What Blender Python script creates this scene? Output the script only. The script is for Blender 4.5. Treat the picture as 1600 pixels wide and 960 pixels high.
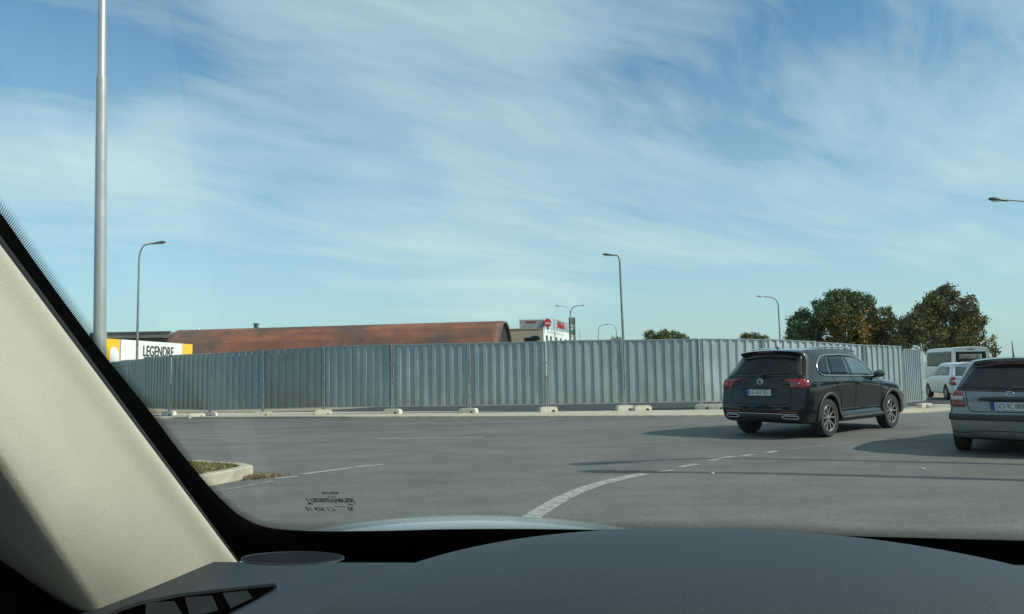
import bpy, bmesh, math, random
import numpy as np
from mathutils import Vector, Matrix
from mathutils.bvhtree import BVHTree

for o in list(bpy.data.objects): bpy.data.objects.remove(o)
S = bpy.context.scene
COL = S.collection
R = math.radians
random.seed(7)

# ------------------------------------------------------------------ camera
F_PX, CAM_H = 1200.0, 1.39
PITCH = math.atan(96.5 / F_PX)
ROLL = 0.018
cF = Vector((0, math.cos(PITCH), math.sin(PITCH)))
cU0 = Vector((0, -math.sin(PITCH), math.cos(PITCH)))
cR0 = Vector((1, 0, 0))
cR = cR0 * math.cos(ROLL) - cU0 * math.sin(ROLL)
cU = cR0 * math.sin(ROLL) + cU0 * math.cos(ROLL)
cd = bpy.data.cameras.new('camera')
cam = bpy.data.objects.new('camera', cd)
COL.objects.link(cam)
m = Matrix((cR, cU, -cF)).transposed().to_4x4()
m.translation = Vector((0, 0, CAM_H))
cam.matrix_world = m
cd.sensor_width = 36
cd.lens = 36 * F_PX / 1600
cd.clip_start = 0.02
cd.clip_end = 4000
S.camera = cam

# ------------------------------------------------------------------ light
SUN_EL = 38.0
SUN_AZ = 110.0      # clockwise from +Y
CLOUD_SEED = 3.0
world = bpy.data.worlds.new('World')
S.world = world
world.use_nodes = True
wt = world.node_tree
wt.nodes.clear()
def N(nt, t, **kw):
    n = nt.nodes.new(t)
    for k, v in kw.items(): setattr(n, k, v)
    return n
def L(nt, a, b): nt.links.new(a, b)
def Mth(nt, op, a, b=None, clamp=False):
    n = N(nt, 'ShaderNodeMath', operation=op); n.use_clamp = clamp
    for i, v in enumerate((a, b)):
        if v is None: continue
        if isinstance(v, (int, float)): n.inputs[i].default_value = v
        else: L(nt, v, n.inputs[i])
    return n.outputs[0]
def Ramp(nt, fac, stops, interp='LINEAR'):
    n = N(nt, 'ShaderNodeValToRGB')
    cr = n.color_ramp; cr.interpolation = interp
    while len(cr.elements) < len(stops): cr.elements.new(0.5)
    for e, (p, c) in zip(cr.elements, stops):
        e.position = p
        e.color = (c, c, c, 1) if isinstance(c, (int, float)) else tuple(c) + (1,) if len(c) == 3 else c
    L(nt, fac, n.inputs[0])
    return n.outputs[0]
def Noise(nt, vec, scale, detail=4, rough=0.5, dist=0.0):
    n = N(nt, 'ShaderNodeTexNoise')
    n.inputs['Scale'].default_value = scale; n.inputs['Detail'].default_value = detail
    n.inputs['Roughness'].default_value = rough; n.inputs['Distortion'].default_value = dist
    if vec is not None: L(nt, vec, n.inputs['Vector'])
    return n.outputs['Fac']
def MixC(nt, fac, a, b, blend='MIX'):
    n = N(nt, 'ShaderNodeMix', data_type='RGBA', blend_type=blend)
    for s, v in ((n.inputs[0], fac), (n.inputs[6], a), (n.inputs[7], b)):
        if isinstance(v, (int, float)): s.default_value = v
        elif isinstance(v, (tuple, list)): s.default_value = tuple(v) + (1,) if len(v) == 3 else v
        else: L(nt, v, s)
    return n.outputs[2]
def Mapping(nt, vec, scale=(1, 1, 1), rot=(0, 0, 0), loc=(0, 0, 0)):
    n = N(nt, 'ShaderNodeMapping')
    n.inputs['Scale'].default_value = scale; n.inputs['Rotation'].default_value = rot; n.inputs['Location'].default_value = loc
    L(nt, vec, n.inputs['Vector'])
    return n.outputs[0]

sky = N(wt, 'ShaderNodeTexSky', sky_type='NISHITA')
sky.sun_disc = False
sky.sun_elevation = R(SUN_EL); sky.sun_rotation = R(SUN_AZ)
sky.air_density = 1.0; sky.dust_density = 1.2; sky.ozone_density = 2.2
tc = N(wt, 'ShaderNodeTexCoord')
sep = N(wt, 'ShaderNodeSeparateXYZ'); L(wt, tc.outputs['Generated'], sep.inputs[0])
zc = Mth(wt, 'MAXIMUM', sep.outputs[2], 0.0)
zz = Mth(wt, 'ADD', zc, 0.16)
px_ = Mth(wt, 'DIVIDE', sep.outputs[0], zz); py_ = Mth(wt, 'DIVIDE', sep.outputs[1], zz)
comb = N(wt, 'ShaderNodeCombineXYZ'); L(wt, px_, comb.inputs[0]); L(wt, py_, comb.inputs[1])
comb.inputs[2].default_value = CLOUD_SEED
pl = comb.outputs[0]
# large soft warp of the cloud sheet
warp = N(wt, 'ShaderNodeTexNoise'); warp.inputs['Scale'].default_value = 0.55; warp.inputs['Detail'].default_value = 3
L(wt, pl, warp.inputs['Vector'])
wv = N(wt, 'ShaderNodeVectorMath', operation='MULTIPLY_ADD')
L(wt, warp.outputs['Color'], wv.inputs[0]); wv.inputs[1].default_value = (0.75, 0.75, 0); L(wt, pl, wv.inputs[2])
streak = Noise(wt, Mapping(wt, Mapping(wt, wv.outputs[0], (1, 1, 1), (0, 0, R(62))), (2.1, 0.55, 1)), 1.1, 9, 0.55, 0.25)
fine = Noise(wt, Mapping(wt, Mapping(wt, wv.outputs[0], (1, 1, 1), (0, 0, R(48))), (6.0, 1.5, 1), (0, 0, 0), (4, 2, 1)), 1.7, 9, 0.62, 0.4)
patch_ = Noise(wt, Mapping(wt, pl, (0.8, 0.8, 1), (0, 0, R(-20)), (1.7, 5.2, 0)), 0.62, 3, 0.5)
c0 = Mth(wt, 'ADD', Mth(wt, 'MULTIPLY', streak, 0.55), Mth(wt, 'MULTIPLY', fine, 0.20))
c0 = Mth(wt, 'ADD', c0, Mth(wt, 'MULTIPLY', patch_, 0.75))
# broad clear gaps and a denser veil, as fixed regions of the sky
def blob(az, el, r, k, stretch=1.0):
    d = Vector((math.sin(R(az)) * math.cos(R(el)), math.cos(R(az)) * math.cos(R(el)), math.sin(R(el))))
    n = N(wt, 'ShaderNodeVectorMath', operation='SUBTRACT'); L(wt, wnrm, n.inputs[0]); n.inputs[1].default_value = d
    m2 = N(wt, 'ShaderNodeVectorMath', operation='MULTIPLY'); L(wt, n.outputs[0], m2.inputs[0]); m2.inputs[1].default_value = (1, 1, stretch)
    ln = N(wt, 'ShaderNodeVectorMath', operation='LENGTH'); L(wt, m2.outputs[0], ln.inputs[0])
    return Mth(wt, 'MULTIPLY', Ramp(wt, Mth(wt, 'DIVIDE', ln.outputs['Value'], r), [(0.0, 1.0), (0.45, 0.6), (1.0, 0.0)], 'EASE'), k)
wj = N(wt, 'ShaderNodeTexNoise'); wj.inputs['Scale'].default_value = 3.0; wj.inputs['Detail'].default_value = 4; L(wt, tc.outputs['Generated'], wj.inputs['Vector'])
wa = N(wt, 'ShaderNodeVectorMath', operation='MULTIPLY_ADD'); L(wt, wj.outputs['Color'], wa.inputs[0]); wa.inputs[1].default_value = (.22, .22, .22); L(wt, tc.outputs['Generated'], wa.inputs[2])
ws = N(wt, 'ShaderNodeVectorMath', operation='SUBTRACT'); L(wt, wa.outputs[0], ws.inputs[0]); ws.inputs[1].default_value = (.11, .11, .11)
wnrm = ws.outputs[0]
for args in ((20, 24, .30, -.17, 1.6), (-29, 22, .22, -.10, 2.2), (-14, 15, .17, -.10, 1.8), (-34, 28, .25, -.10, 1.0), (8, 14, .40, .10, 1.3), (34, 12, .30, .07, 1.0), (-2, 25, .22, .07, 1.0), (-28, 13, .22, .06, 1.5)):
    c0 = Mth(wt, 'ADD', c0, blob(*args))
cl = Ramp(wt, c0, [(0.58, 0.0), (0.72, 0.42), (0.98, 0.95)])
low = Ramp(wt, zc, [(0.0, 0.6), (0.09, 0.95), (0.20, 1.0), (1.0, 1.0)])
hor = Ramp(wt, zc, [(0.0, 0.60), (0.10, 0.50), (0.24, 0.30), (0.45, 0.0)])
clf = Mth(wt, 'MAXIMUM', Mth(wt, 'MULTIPLY', cl, low), hor, True)
base_sky = MixC(wt, 1.0, sky.outputs[0], (0.54, 0.96, 1.06), 'MULTIPLY')
skyc = MixC(wt, clf, base_sky, (4.8, 6.3, 6.4))
bg = N(wt, 'ShaderNodeBackground'); bg.inputs['Strength'].default_value = 0.10
L(wt, skyc, bg.inputs['Color'])
wo = N(wt, 'ShaderNodeOutputWorld'); L(wt, bg.outputs[0], wo.inputs[0])

sd = bpy.data.lights.new('sun', 'SUN'); sun = bpy.data.objects.new('sun', sd); COL.objects.link(sun)
sd.energy = 3.2; sd.angle = R(0.53); sd.color = (1.0, 0.93, 0.82)
sv = Vector((math.sin(R(SUN_AZ)) * math.cos(R(SUN_EL)), math.cos(R(SUN_AZ)) * math.cos(R(SUN_EL)), math.sin(R(SUN_EL))))
sun.rotation_euler = sv.to_track_quat('Z', 'Y').to_euler()
sun.location = (30, -10, 40)
S.view_settings.view_transform = 'Standard'
S.view_settings.look = 'None'
S.view_settings.exposure = 0.40
S.view_settings.gamma = 1
S.view_settings.use_curve_mapping = False
S.render.engine = 'CYCLES'

# ------------------------------------------------------------------ helpers
def sst(t):
    t = max(0.0, min(1.0, t)); return t * t * (3 - 2 * t)
def gz(x, y):
    return (-0.30 * sst((x - 6) / 8) * sst((y - 18) / 8) - 0.13 * sst((-x - 5) / 7) * sst((y - 18) / 6)
            - 0.25 * sst((x - 14) / 16) * sst((y - 28) / 20))
CP = Vector((0, 0, CAM_H))
def ray(px, py):
    return cF + cR * ((px - 800) / F_PX) - cU * ((py - 480) / F_PX)
def PD(px, py, Y):
    d = ray(px, py); return CP + d * (Y / d.y)
def G(px, py, lift=0.0):
    d = ray(px, py); z = 0.0
    for _ in range(8):
        p = CP + d * ((z + lift - CAM_H) / d.z); z = gz(p.x, p.y)
    p.z = z + lift
    return p
def tag(o, label=None, cat=None, group=None, kind=None):
    if label: o['label'] = label
    if cat: o['category'] = cat
    if group: o['group'] = group
    if kind: o['kind'] = kind
    return o
def empty(name, loc=(0, 0, 0), rz=0.0, **kw):
    o = bpy.data.objects.new(name, None); COL.objects.link(o)
    o.empty_display_size = 0.1
    o.location = loc; o.rotation_euler = (0, 0, rz)
    return tag(o, **kw)
def link(name, me, mat, parent=None, smooth=None, **kw):
    o = bpy.data.objects.new(name, me); COL.objects.link(o)
    if mat is not None:
        me.materials.clear(); me.materials.append(mat)
    if parent is not None: o.parent = parent
    if smooth is not None:
        for p in me.polygons: p.use_smooth = True
        me.set_sharp_from_angle(angle=R(smooth))
    return tag(o, **kw)
def copy_tree(o, parent=None):
    c = o.copy(); COL.objects.link(c)
    if parent is not None: c.parent = parent
    for ch in list(o.children): copy_tree(ch, c)
    return c
class MB:
    """collects verts / faces for one mesh"""
    def __init__(s): s.v = []; s.f = []
    def add(s, vs, fs):
        n = len(s.v); s.v += [tuple(v) for v in vs]; s.f += [tuple(i + n for i in f) for f in fs]; return s
    def box(s, c, d, M=None, bev=0.0):
        x, y, z = (k / 2 for k in d)
        if bev <= 0:
            vs = [Vector((sx * x, sy * y, sz * z)) for sx in (-1, 1) for sy in (-1, 1) for sz in (-1, 1)]
            fs = [(0, 1, 3, 2), (4, 6, 7, 5), (0, 4, 5, 1), (2, 3, 7, 6), (0, 2, 6, 4), (1, 5, 7, 3)]
        else:
            bm = bmesh.new(); bmesh.ops.create_cube(bm, size=1)
            for v in bm.verts: v.co = Vector((v.co.x * d[0], v.co.y * d[1], v.co.z * d[2]))
            bmesh.ops.bevel(bm, geom=list(bm.edges), offset=bev, segments=2, affect='EDGES')
            bm.verts.index_update(); vs = [v.co.copy() for v in bm.verts]; fs = [[v.index for v in f.verts] for f in bm.faces]; bm.free()
        c = Vector(c)
        vs = [(M @ v if M else v) + c for v in vs]
        return s.add(vs, fs)
    def tube(s, pts, r, n=10, cap=True):
        pts = [Vector(p) for p in pts]
        rs = r if isinstance(r, (list, tuple)) else [r] * len(pts)
        vs = []; up = None
        for i, p in enumerate(pts):
            t = (pts[min(i + 1, len(pts) - 1)] - pts[max(i - 1, 0)]).normalized()
            if up is None:
                up = t.orthogonal().normalized()
            up = (up - t * up.dot(t)).normalized()
            b = t.cross(up)
            for k in range(n):
                a = 2 * math.pi * k / n
                vs.append(p + (up * math.cos(a) + b * math.sin(a)) * rs[i])
        fs = []
        for i in range(len(pts) - 1):
            for k in range(n):
                fs.append((i * n + k, i * n + (k + 1) % n, (i + 1) * n + (k + 1) % n, (i + 1) * n + k))
        if cap:
            fs.append(tuple(reversed(range(n)))); fs.append(tuple((len(pts) - 1) * n + k for k in range(n)))
        return s.add(vs, fs)
    def grid(s, rows):
        nr, nc = len(rows), len(rows[0])
        vs = [p for r in rows for p in r]
        fs = [(i * nc + j, i * nc + j + 1, (i + 1) * nc + j + 1, (i + 1) * nc + j) for i in range(nr - 1) for j in range(nc - 1)]
        return s.add(vs, fs)
    def prism(s, outline, d, M=None, c=(0, 0, 0)):
        """outline in local XZ, extruded along Y by d (centred)"""
        n = len(outline); c = Vector(c)
        vs = [Vector((x, -d / 2, z)) for x, z in outline] + [Vector((x, d / 2, z)) for x, z in outline]
        vs = [(M @ v if M else v) + c for v in vs]
        fs = [tuple(range(n)), tuple(reversed(range(n, 2 * n)))] + [(k, n + k, n + (k + 1) % n, (k + 1) % n) for k in range(n)]
        return s.add(vs, fs)
    def lathe(s, prof, n=32, M=None, c=(0, 0, 0)):
        """prof: (r, x) pairs about local X axis"""
        c = Vector(c); vs = []
        for r_, x in prof:
            for k in range(n):
                a = 2 * math.pi * k / n
                v = Vector((x, r_ * math.cos(a), r_ * math.sin(a))); vs.append((M @ v if M else v) + c)
        fs = [(i * n + k, i * n + (k + 1) % n, (i + 1) * n + (k + 1) % n, (i + 1) * n + k) for i in range(len(prof) - 1) for k in range(n)]
        return s.add(vs, fs)
    def ball(s, c, r, nu=14, nv=9, M=None):
        c = Vector(c); rr = r if isinstance(r, (tuple, list)) else (r, r, r)
        vs = []
        for i in range(nv + 1):
            th = math.pi * i / nv
            for k in range(nu):
                a = 2 * math.pi * k / nu
                v = Vector((rr[0] * math.sin(th) * math.cos(a), rr[1] * math.sin(th) * math.sin(a), rr[2] * math.cos(th)))
                vs.append((M @ v if M else v) + c)
        fs = [(i * nu + k, (i + 1) * nu + k, (i + 1) * nu + (k + 1) % nu, i * nu + (k + 1) % nu) for i in range(nv) for k in range(nu)]
        return s.add(vs, fs)
    def mesh(s, name):
        me = bpy.data.meshes.new(name); me.from_pydata(s.v, [], s.f); me.update()
        bm = bmesh.new(); bm.from_mesh(me); bmesh.ops.remove_doubles(bm, verts=bm.verts, dist=1e-5)
        bmesh.ops.recalc_face_normals(bm, faces=bm.faces); bm.to_mesh(me); bm.free()
        return me
    def build(s, name, mat, parent=None, smooth=None, **kw):
        return link(name, s.mesh(name), mat, parent, smooth, **kw)

def crom(P, n):
    """Catmull-Rom through points, n samples per span"""
    P = [Vector(p) for p in P]; out = []
    for i in range(len(P) - 1):
        a, b, c, d = P[max(i - 1, 0)], P[i], P[i + 1], P[min(i + 2, len(P) - 1)]
        for k in range(n):
            t = k / n
            out.append(0.5 * ((2 * b) + (c - a) * t + (2 * a - 5 * b + 4 * c - d) * t * t + (3 * b - a - 3 * c + d) * t ** 3))
    out.append(P[-1]); return out
def resample(P, n):
    P = [Vector(p) for p in P]
    d = [0.0]
    for a, b in zip(P, P[1:]): d.append(d[-1] + (b - a).length)
    out = []
    for k in range(n):
        t = d[-1] * k / (n - 1); i = 0
        while i < len(P) - 2 and d[i + 1] < t: i += 1
        u = (t - d[i]) / max(1e-9, d[i + 1] - d[i]); out.append(P[i].lerp(P[i + 1], u))
    return out

# ------------------------------------------------------------------ materials
def mat(name, col, rough=0.6, metal=0.0, var=0.0, vscale=3.0, bump=0.0, bscale=40.0, spec=0.5, coat=0.0, alt=None, detail=5, emit=None):
    m = bpy.data.materials.new(name); m.use_nodes = True; nt = m.node_tree; b = nt.nodes['Principled BSDF']
    b.inputs['Base Color'].default_value = tuple(col) + (1,)
    b.inputs['Roughness'].default_value = rough; b.inputs['Metallic'].default_value = metal
    b.inputs['Specular IOR Level'].default_value = spec; b.inputs['Coat Weight'].default_value = coat
    b.inputs['Coat Roughness'].default_value = 0.04
    t = N(nt, 'ShaderNodeTexCoord').outputs['Object']
    if var > 0 or alt:
        f = Noise(nt, t, vscale, detail, 0.6)
        f = Ramp(nt, f, [(0.3, 0.0), (0.7, 1.0)])
        a2 = alt or tuple(c * (1 - var) for c in col)
        L(nt, MixC(nt, f, a2, tuple(min(1, c * (1 + var)) for c in col) if not alt else tuple(col)), b.inputs['Base Color'])
        rr = Mth(nt, 'ADD', Mth(nt, 'MULTIPLY', f, 0.12), rough - 0.06, True); L(nt, rr, b.inputs['Roughness'])
    if bump > 0:
        bp = N(nt, 'ShaderNodeBump'); bp.inputs['Strength'].default_value = bump; bp.inputs['Distance'].default_value = 0.01
        L(nt, Noise(nt, t, bscale, 3, 0.6), bp.inputs['Height']); L(nt, bp.outputs[0], b.inputs['Normal'])
    return m

M = {}
M['chrome'] = mat('chrome', (0.62, 0.64, 0.66), 0.18, 1.0)
M['black_gloss'] = mat('black_gloss', (0.012, 0.013, 0.014), 0.12, coat=0.5)
M['plastic'] = mat('black_plastic', (0.028, 0.030, 0.031), 0.55, var=0.2, vscale=6)
M['rubber'] = mat('tyre_rubber', (0.022, 0.022, 0.023), 0.8, var=0.35, vscale=9, bump=0.2, bscale=60)
M['glass_dark'] = mat('tinted_glass', (0.007, 0.009, 0.009), 0.05, spec=0.35)
M['glass_green'] = mat('clear_window_glass', (0.06, 0.095, 0.095), 0.06, spec=0.7, var=0.35, vscale=2.2)
M['red_lamp'] = mat('red_lamp', (0.20, 0.008, 0.010), 0.12, spec=0.6, coat=0.6, var=0.35, vscale=14)
M['deep_red_lamp'] = mat('deep_red_lamp', (0.05, 0.006, 0.008), 0.2, spec=0.4, coat=0.3)
M['clear_lamp'] = mat('clear_lamp', (0.45, 0.42, 0.42), 0.15, spec=0.6, coat=0.6, var=0.3, vscale=30)
M['alloy'] = mat('alloy', (0.42, 0.42, 0.42), 0.32, 0.8, var=0.1, vscale=12)
M['dark_alloy'] = mat('dark_alloy', (0.03, 0.03, 0.032), 0.4, 0.5)
M['suv_paint'] = mat('dark_grey_green_paint', (0.0032, 0.0052, 0.0070), 0.35, 0.0, spec=0.1, coat=1.0, var=0.10, vscale=2.5)
M['suv_paint'].node_tree.nodes['Principled BSDF'].inputs['Coat IOR'].default_value = 1.42
M['grey_paint'] = mat('silver_grey_paint', (0.20, 0.21, 0.215), 0.36, 0.4, spec=0.5, coat=0.6, var=0.10, vscale=2.5)
M['white_paint'] = mat('white_paint', (0.66, 0.68, 0.68), 0.35, spec=0.5, coat=0.3, var=0.08, vscale=2.0)
M['plate_white'] = mat('plate_white', (0.62, 0.64, 0.62), 0.4)
M['plate_blue'] = mat('plate_blue', (0.02, 0.07, 0.28), 0.4)
M['plate_text'] = mat('plate_text', (0.015, 0.015, 0.018), 0.5)
M['pole_paint'] = mat('pole_zinc', (0.40, 0.41, 0.40), 0.36, 0.35, var=0.06, vscale=3)
M['galv'] = mat('galvanised_steel', (0.36, 0.385, 0.39), 0.38, 0.75, var=0.16, vscale=7, bump=0.05, bscale=30)
M['galv_dull'] = mat('dull_galvanised_pole', (0.22, 0.24, 0.24), 0.5, 0.5, var=0.2, vscale=4)
M['lamp_head'] = mat('lamp_head_paint', (0.30, 0.31, 0.31), 0.4, 0.3, var=0.1)
M['dark_head'] = mat('dark_lamp_head_paint', (0.075, 0.08, 0.08), 0.4, 0.3, var=0.1)
M['lens'] = mat('lamp_lens', (0.55, 0.57, 0.56), 0.2)
M['concrete'] = mat('pale_concrete', (0.58, 0.55, 0.45), 0.9, var=0.22, vscale=7, bump=0.4, bscale=50)
M['kerb'] = mat('kerb_concrete', (0.40, 0.37, 0.28), 0.9, var=0.2, vscale=5, bump=0.4, bscale=40)
M['bark'] = mat('bark', (0.07, 0.055, 0.04), 0.9, var=0.3, vscale=6, bump=0.5, bscale=12)
M['yellow'] = mat('yellow_board_print', (0.80, 0.50, 0.03), 0.5)
M['white_board'] = mat('white_board_print', (0.78, 0.80, 0.78), 0.45, var=0.04, vscale=1.0)
M['letter_grey'] = mat('dark_letter_print', (0.06, 0.075, 0.08), 0.5)
M['orange'] = mat('orange_print', (0.75, 0.28, 0.04), 0.5)
M['black_rubber'] = mat('black_seal', (0.006, 0.006, 0.006), 0.7)
M['tan_wall'] = mat('tan_wall', (0.30, 0.25, 0.19), 0.85, var=0.08, vscale=0.5)
M['white_wall'] = mat('white_cladding', (0.62, 0.68, 0.66), 0.7, var=0.10, vscale=0.6)
M['dark_window'] = mat('dark_window_glass', (0.012, 0.017, 0.018), 0.2, spec=0.12)
M['red_sign'] = mat('red_sign_paint', (0.55, 0.03, 0.035), 0.4)
M['grey_sign'] = mat('grey_sign_board', (0.24, 0.27, 0.29), 0.5, var=0.3, vscale=1.2)
M['steel_dark'] = mat('dark_steel_lattice', (0.13, 0.14, 0.14), 0.6, 0.3)
M['flat_roof'] = mat('grey_roof_edge', (0.17, 0.17, 0.16), 0.8, var=0.25, vscale=0.4)
M['brick'] = mat('orange_brick', (0.42, 0.20, 0.12), 0.85, var=0.2, vscale=2)
M['gable_shade'] = mat('painted_gable_shade', (0.02, 0.02, 0.02), 0.9)
M['paper'] = mat('pale_litter', (0.5, 0.48, 0.42), 0.8)

def asphalt_mat():
    m = bpy.data.materials.new('asphalt'); m.use_nodes = True; nt = m.node_tree; b = nt.nodes['Principled BSDF']
    t = N(nt, 'ShaderNodeTexCoord').outputs['Object']
    big = Ramp(nt, Noise(nt, Mapping(nt, t, (0.10, 0.22, 1), (0, 0, R(14))), 1.0, 5, 0.6, 0.6), [(0.32, 0.0), (0.68, 1.0)])
    track = Ramp(nt, Noise(nt, Mapping(nt, t, (0.05, 0.9, 1), (0, 0, R(-5))), 1.0, 3, 0.5, 0.3), [(0.35, 0.0), (0.62, 1.0)])
    speck = Noise(nt, t, 55.0, 3, 0.75)
    sp2 = Ramp(nt, speck, [(0.30, 0.55), (0.5, 1.0), (0.74, 1.6)])
    c = MixC(nt, big, (0.102, 0.106, 0.098), (0.142, 0.143, 0.128))
    c = MixC(nt, Mth(nt, 'MULTIPLY', track, 0.35), c, (0.140, 0.142, 0.128))
    c = MixC(nt, 1.0, c, sp2, 'MULTIPLY')
    mid = Ramp(nt, Noise(nt, t, 14.0, 5, 0.8), [(0.30, 0.78), (0.5, 1.0), (0.72, 1.25)])
    c = MixC(nt, 1.0, c, mid, 'MULTIPLY')
    blot = Ramp(nt, Noise(nt, Mapping(nt, t, (1, 1.6, 1)), 0.75, 5, 0.7), [(0.36, 0.82), (0.62, 1.12)])
    c = MixC(nt, 1.0, c, blot, 'MULTIPLY')
    # sealed cracks and oil stains
    v = N(nt, 'ShaderNodeTexVoronoi', feature='DISTANCE_TO_EDGE'); v.inputs['Scale'].default_value = 0.23
    wn = N(nt, 'ShaderNodeTexNoise'); wn.inputs['Scale'].default_value = 0.9; wn.inputs['Detail'].default_value = 6
    L(nt, t, wn.inputs['Vector'])
    va = N(nt, 'ShaderNodeVectorMath', operation='MULTIPLY_ADD'); L(nt, wn.outputs['Color'], va.inputs[0]); va.inputs[1].default_value = (1.6, 1.6, 0); L(nt, t, va.inputs[2])
    L(nt, va.outputs[0], v.inputs['Vector'])
    cr = Ramp(nt, v.outputs['Distance'], [(0.0, 0.4), (0.006, 0.0)])
    gate = Ramp(nt, Noise(nt, t, 0.25, 2, 0.5), [(0.5, 0.0), (0.6, 1.0)])
    c = MixC(nt, Mth(nt, 'MULTIPLY', cr, gate), c, (0.04, 0.042, 0.042))
    st = Ramp(nt, Noise(nt, t, 1.3, 4, 0.6), [(0.66, 0.0), (0.74, 0.4)])
    c = MixC(nt, st, c, (0.055, 0.055, 0.055))
    L(nt, c, b.inputs['Base Color'])
    b.inputs['Specular IOR Level'].default_value = 0.35
    L(nt, Ramp(nt, big, [(0.0, 0.72), (1.0, 0.88)]), b.inputs['Roughness'])
    bp = N(nt, 'ShaderNodeBump'); bp.inputs['Strength'].default_value = 0.5; bp.inputs['Distance'].default_value = 0.006
    L(nt, speck, bp.inputs['Height']); L(nt, bp.outputs[0], b.inputs['Normal'])
    return m
M['asphalt'] = asphalt_mat()

def ground_mat(name, c1, c2, c3, s=1.0):
    m = bpy.data.materials.new(name); m.use_nodes = True; nt = m.node_tree; b = nt.nodes['Principled BSDF']
    t = N(nt, 'ShaderNodeTexCoord').outputs['Object']
    c = MixC(nt, Ramp(nt, Noise(nt, t, 0.5 * s, 6, 0.65), [(0.35, 0.0), (0.65, 1.0)]), c1, c2)
    c = MixC(nt, Ramp(nt, Noise(nt, t, 3.2 * s, 6, 0.7), [(0.5, 0.0), (0.66, 0.8)]), c, c3)
    L(nt, c, b.inputs['Base Color']); b.inputs['Roughness'].default_value = 0.95
    bp = N(nt, 'ShaderNodeBump'); bp.inputs['Strength'].default_value = 0.6; bp.inputs['Distance'].default_value = 0.03
    L(nt, Noise(nt, t, 25, 5, 0.7), bp.inputs['Height']); L(nt, bp.outputs[0], b.inputs['Normal'])
    return m
M['gap_shade'] = mat('painted_gap_shade', (0.035, 0.037, 0.037), 0.85, var=0.4, vscale=1.5)
M['earth'] = ground_mat('sandy_earth', (0.34, 0.29, 0.20), (0.22, 0.19, 0.13), (0.13, 0.13, 0.07), 0.6)
M['pave'] = ground_mat('pale_pavement', (0.48, 0.45, 0.365), (0.40, 0.375, 0.30), (0.30, 0.28, 0.22), 0.9)
M['grass'] = ground_mat('dry_grass', (0.17, 0.15, 0.065), (0.25, 0.20, 0.11), (0.09, 0.11, 0.04), 4)

def paint_mat():
    m = bpy.data.materials.new('worn_road_paint'); m.use_nodes = True; nt = m.node_tree; b = nt.nodes['Principled BSDF']
    t = N(nt, 'ShaderNodeTexCoord').outputs['Object']
    w = Ramp(nt, Noise(nt, t, 13, 7, 0.75), [(0.40, 0.0), (0.58, 1.0)])
    L(nt, MixC(nt, w, (0.17, 0.17, 0.16), (0.37, 0.37, 0.345)), b.inputs['Base Color']); b.inputs['Roughness'].default_value = 0.8
    return m
M['paint'] = paint_mat()
def faint_mat():
    m = bpy.data.materials.new('very_worn_road_paint'); m.use_nodes = True; nt = m.node_tree; b = nt.nodes['Principled BSDF']
    t = N(nt, 'ShaderNodeTexCoord').outputs['Object']
    w = Ramp(nt, Noise(nt, t, 9, 7, 0.75), [(0.42, 0.0), (0.62, 1.0)])
    L(nt, MixC(nt, w, (0.115, 0.12, 0.112), (0.27, 0.27, 0.25)), b.inputs['Base Color']); b.inputs['Roughness'].default_value = 0.85
    return m
M['faint'] = faint_mat()

def sheet_mat(name, tint, dirt):
    """galvanised corrugated sheet with vertical streaks and splashes near its foot"""
    m = bpy.data.materials.new(name); m.use_nodes = True; nt = m.node_tree; b = nt.nodes['Principled BSDF']
    tco = N(nt, 'ShaderNodeTexCoord'); t = tco.outputs['Object']
    oi = N(nt, 'ShaderNodeObjectInfo')
    va = N(nt, 'ShaderNodeVectorMath', operation='MULTIPLY_ADD'); L(nt, oi.outputs['Random'], va.inputs[0]); va.inputs[1].default_value = (37, 11, 5); L(nt, t, va.inputs[2])
    v = va.outputs[0]
    st = Ramp(nt, Noise(nt, Mapping(nt, v, (9, 9, 0.35)), 1.0, 6, 0.65), [(0.3, 0.0), (0.7, 1.0)])
    bl = Ramp(nt, Noise(nt, Mapping(nt, v, (1.0, 1.0, 0.8)), 1.4, 5, 0.6), [(0.35, 0.0), (0.65, 1.0)])
    c = MixC(nt, st, tuple(k * 0.80 for k in tint), tint)
    c = MixC(nt, Mth(nt, 'MULTIPLY', bl, 0.35), c, tuple(k * 1.3 for k in tint))
    sp = N(nt, 'ShaderNodeSeparateXYZ'); L(nt, t, sp.inputs[0])
    dl = Mth(nt, 'SUBTRACT', Noise(nt, Mapping(nt, v, (3, 3, 1.2)), 1.0, 5, 0.7), Mth(nt, 'MULTIPLY', sp.outputs[2], 0.55))
    df = Ramp(nt, dl, [(0.0, 0.0), (0.42, dirt)])
    c = MixC(nt, df, c, (0.30, 0.26, 0.19))
    L(nt, c, b.inputs['Base Color']); b.inputs['Metallic'].default_value = 0.45
    L(nt, Ramp(nt, bl, [(0.0, 0.42), (1.0, 0.56)]), b.inputs['Roughness'])
    bp = N(nt, 'ShaderNodeBump'); bp.inputs['Strength'].default_value = 0.25; bp.inputs['Distance'].default_value = 0.02
    L(nt, Noise(nt, Mapping(nt, v, (2, 2, 0.7)), 1.5, 3, 0.5), bp.inputs['Height']); L(nt, bp.outputs[0], b.inputs['Normal'])
    return m
M['sheet'] = sheet_mat('galvanised_sheet', (0.31, 0.385, 0.40), 0.45)
M['sheet2'] = sheet_mat('paler_galvanised_sheet', (0.42, 0.49, 0.50), 0.3)
M['sheet3'] = sheet_mat('dusty_galvanised_sheet', (0.31, 0.355, 0.35), 0.9)

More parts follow.
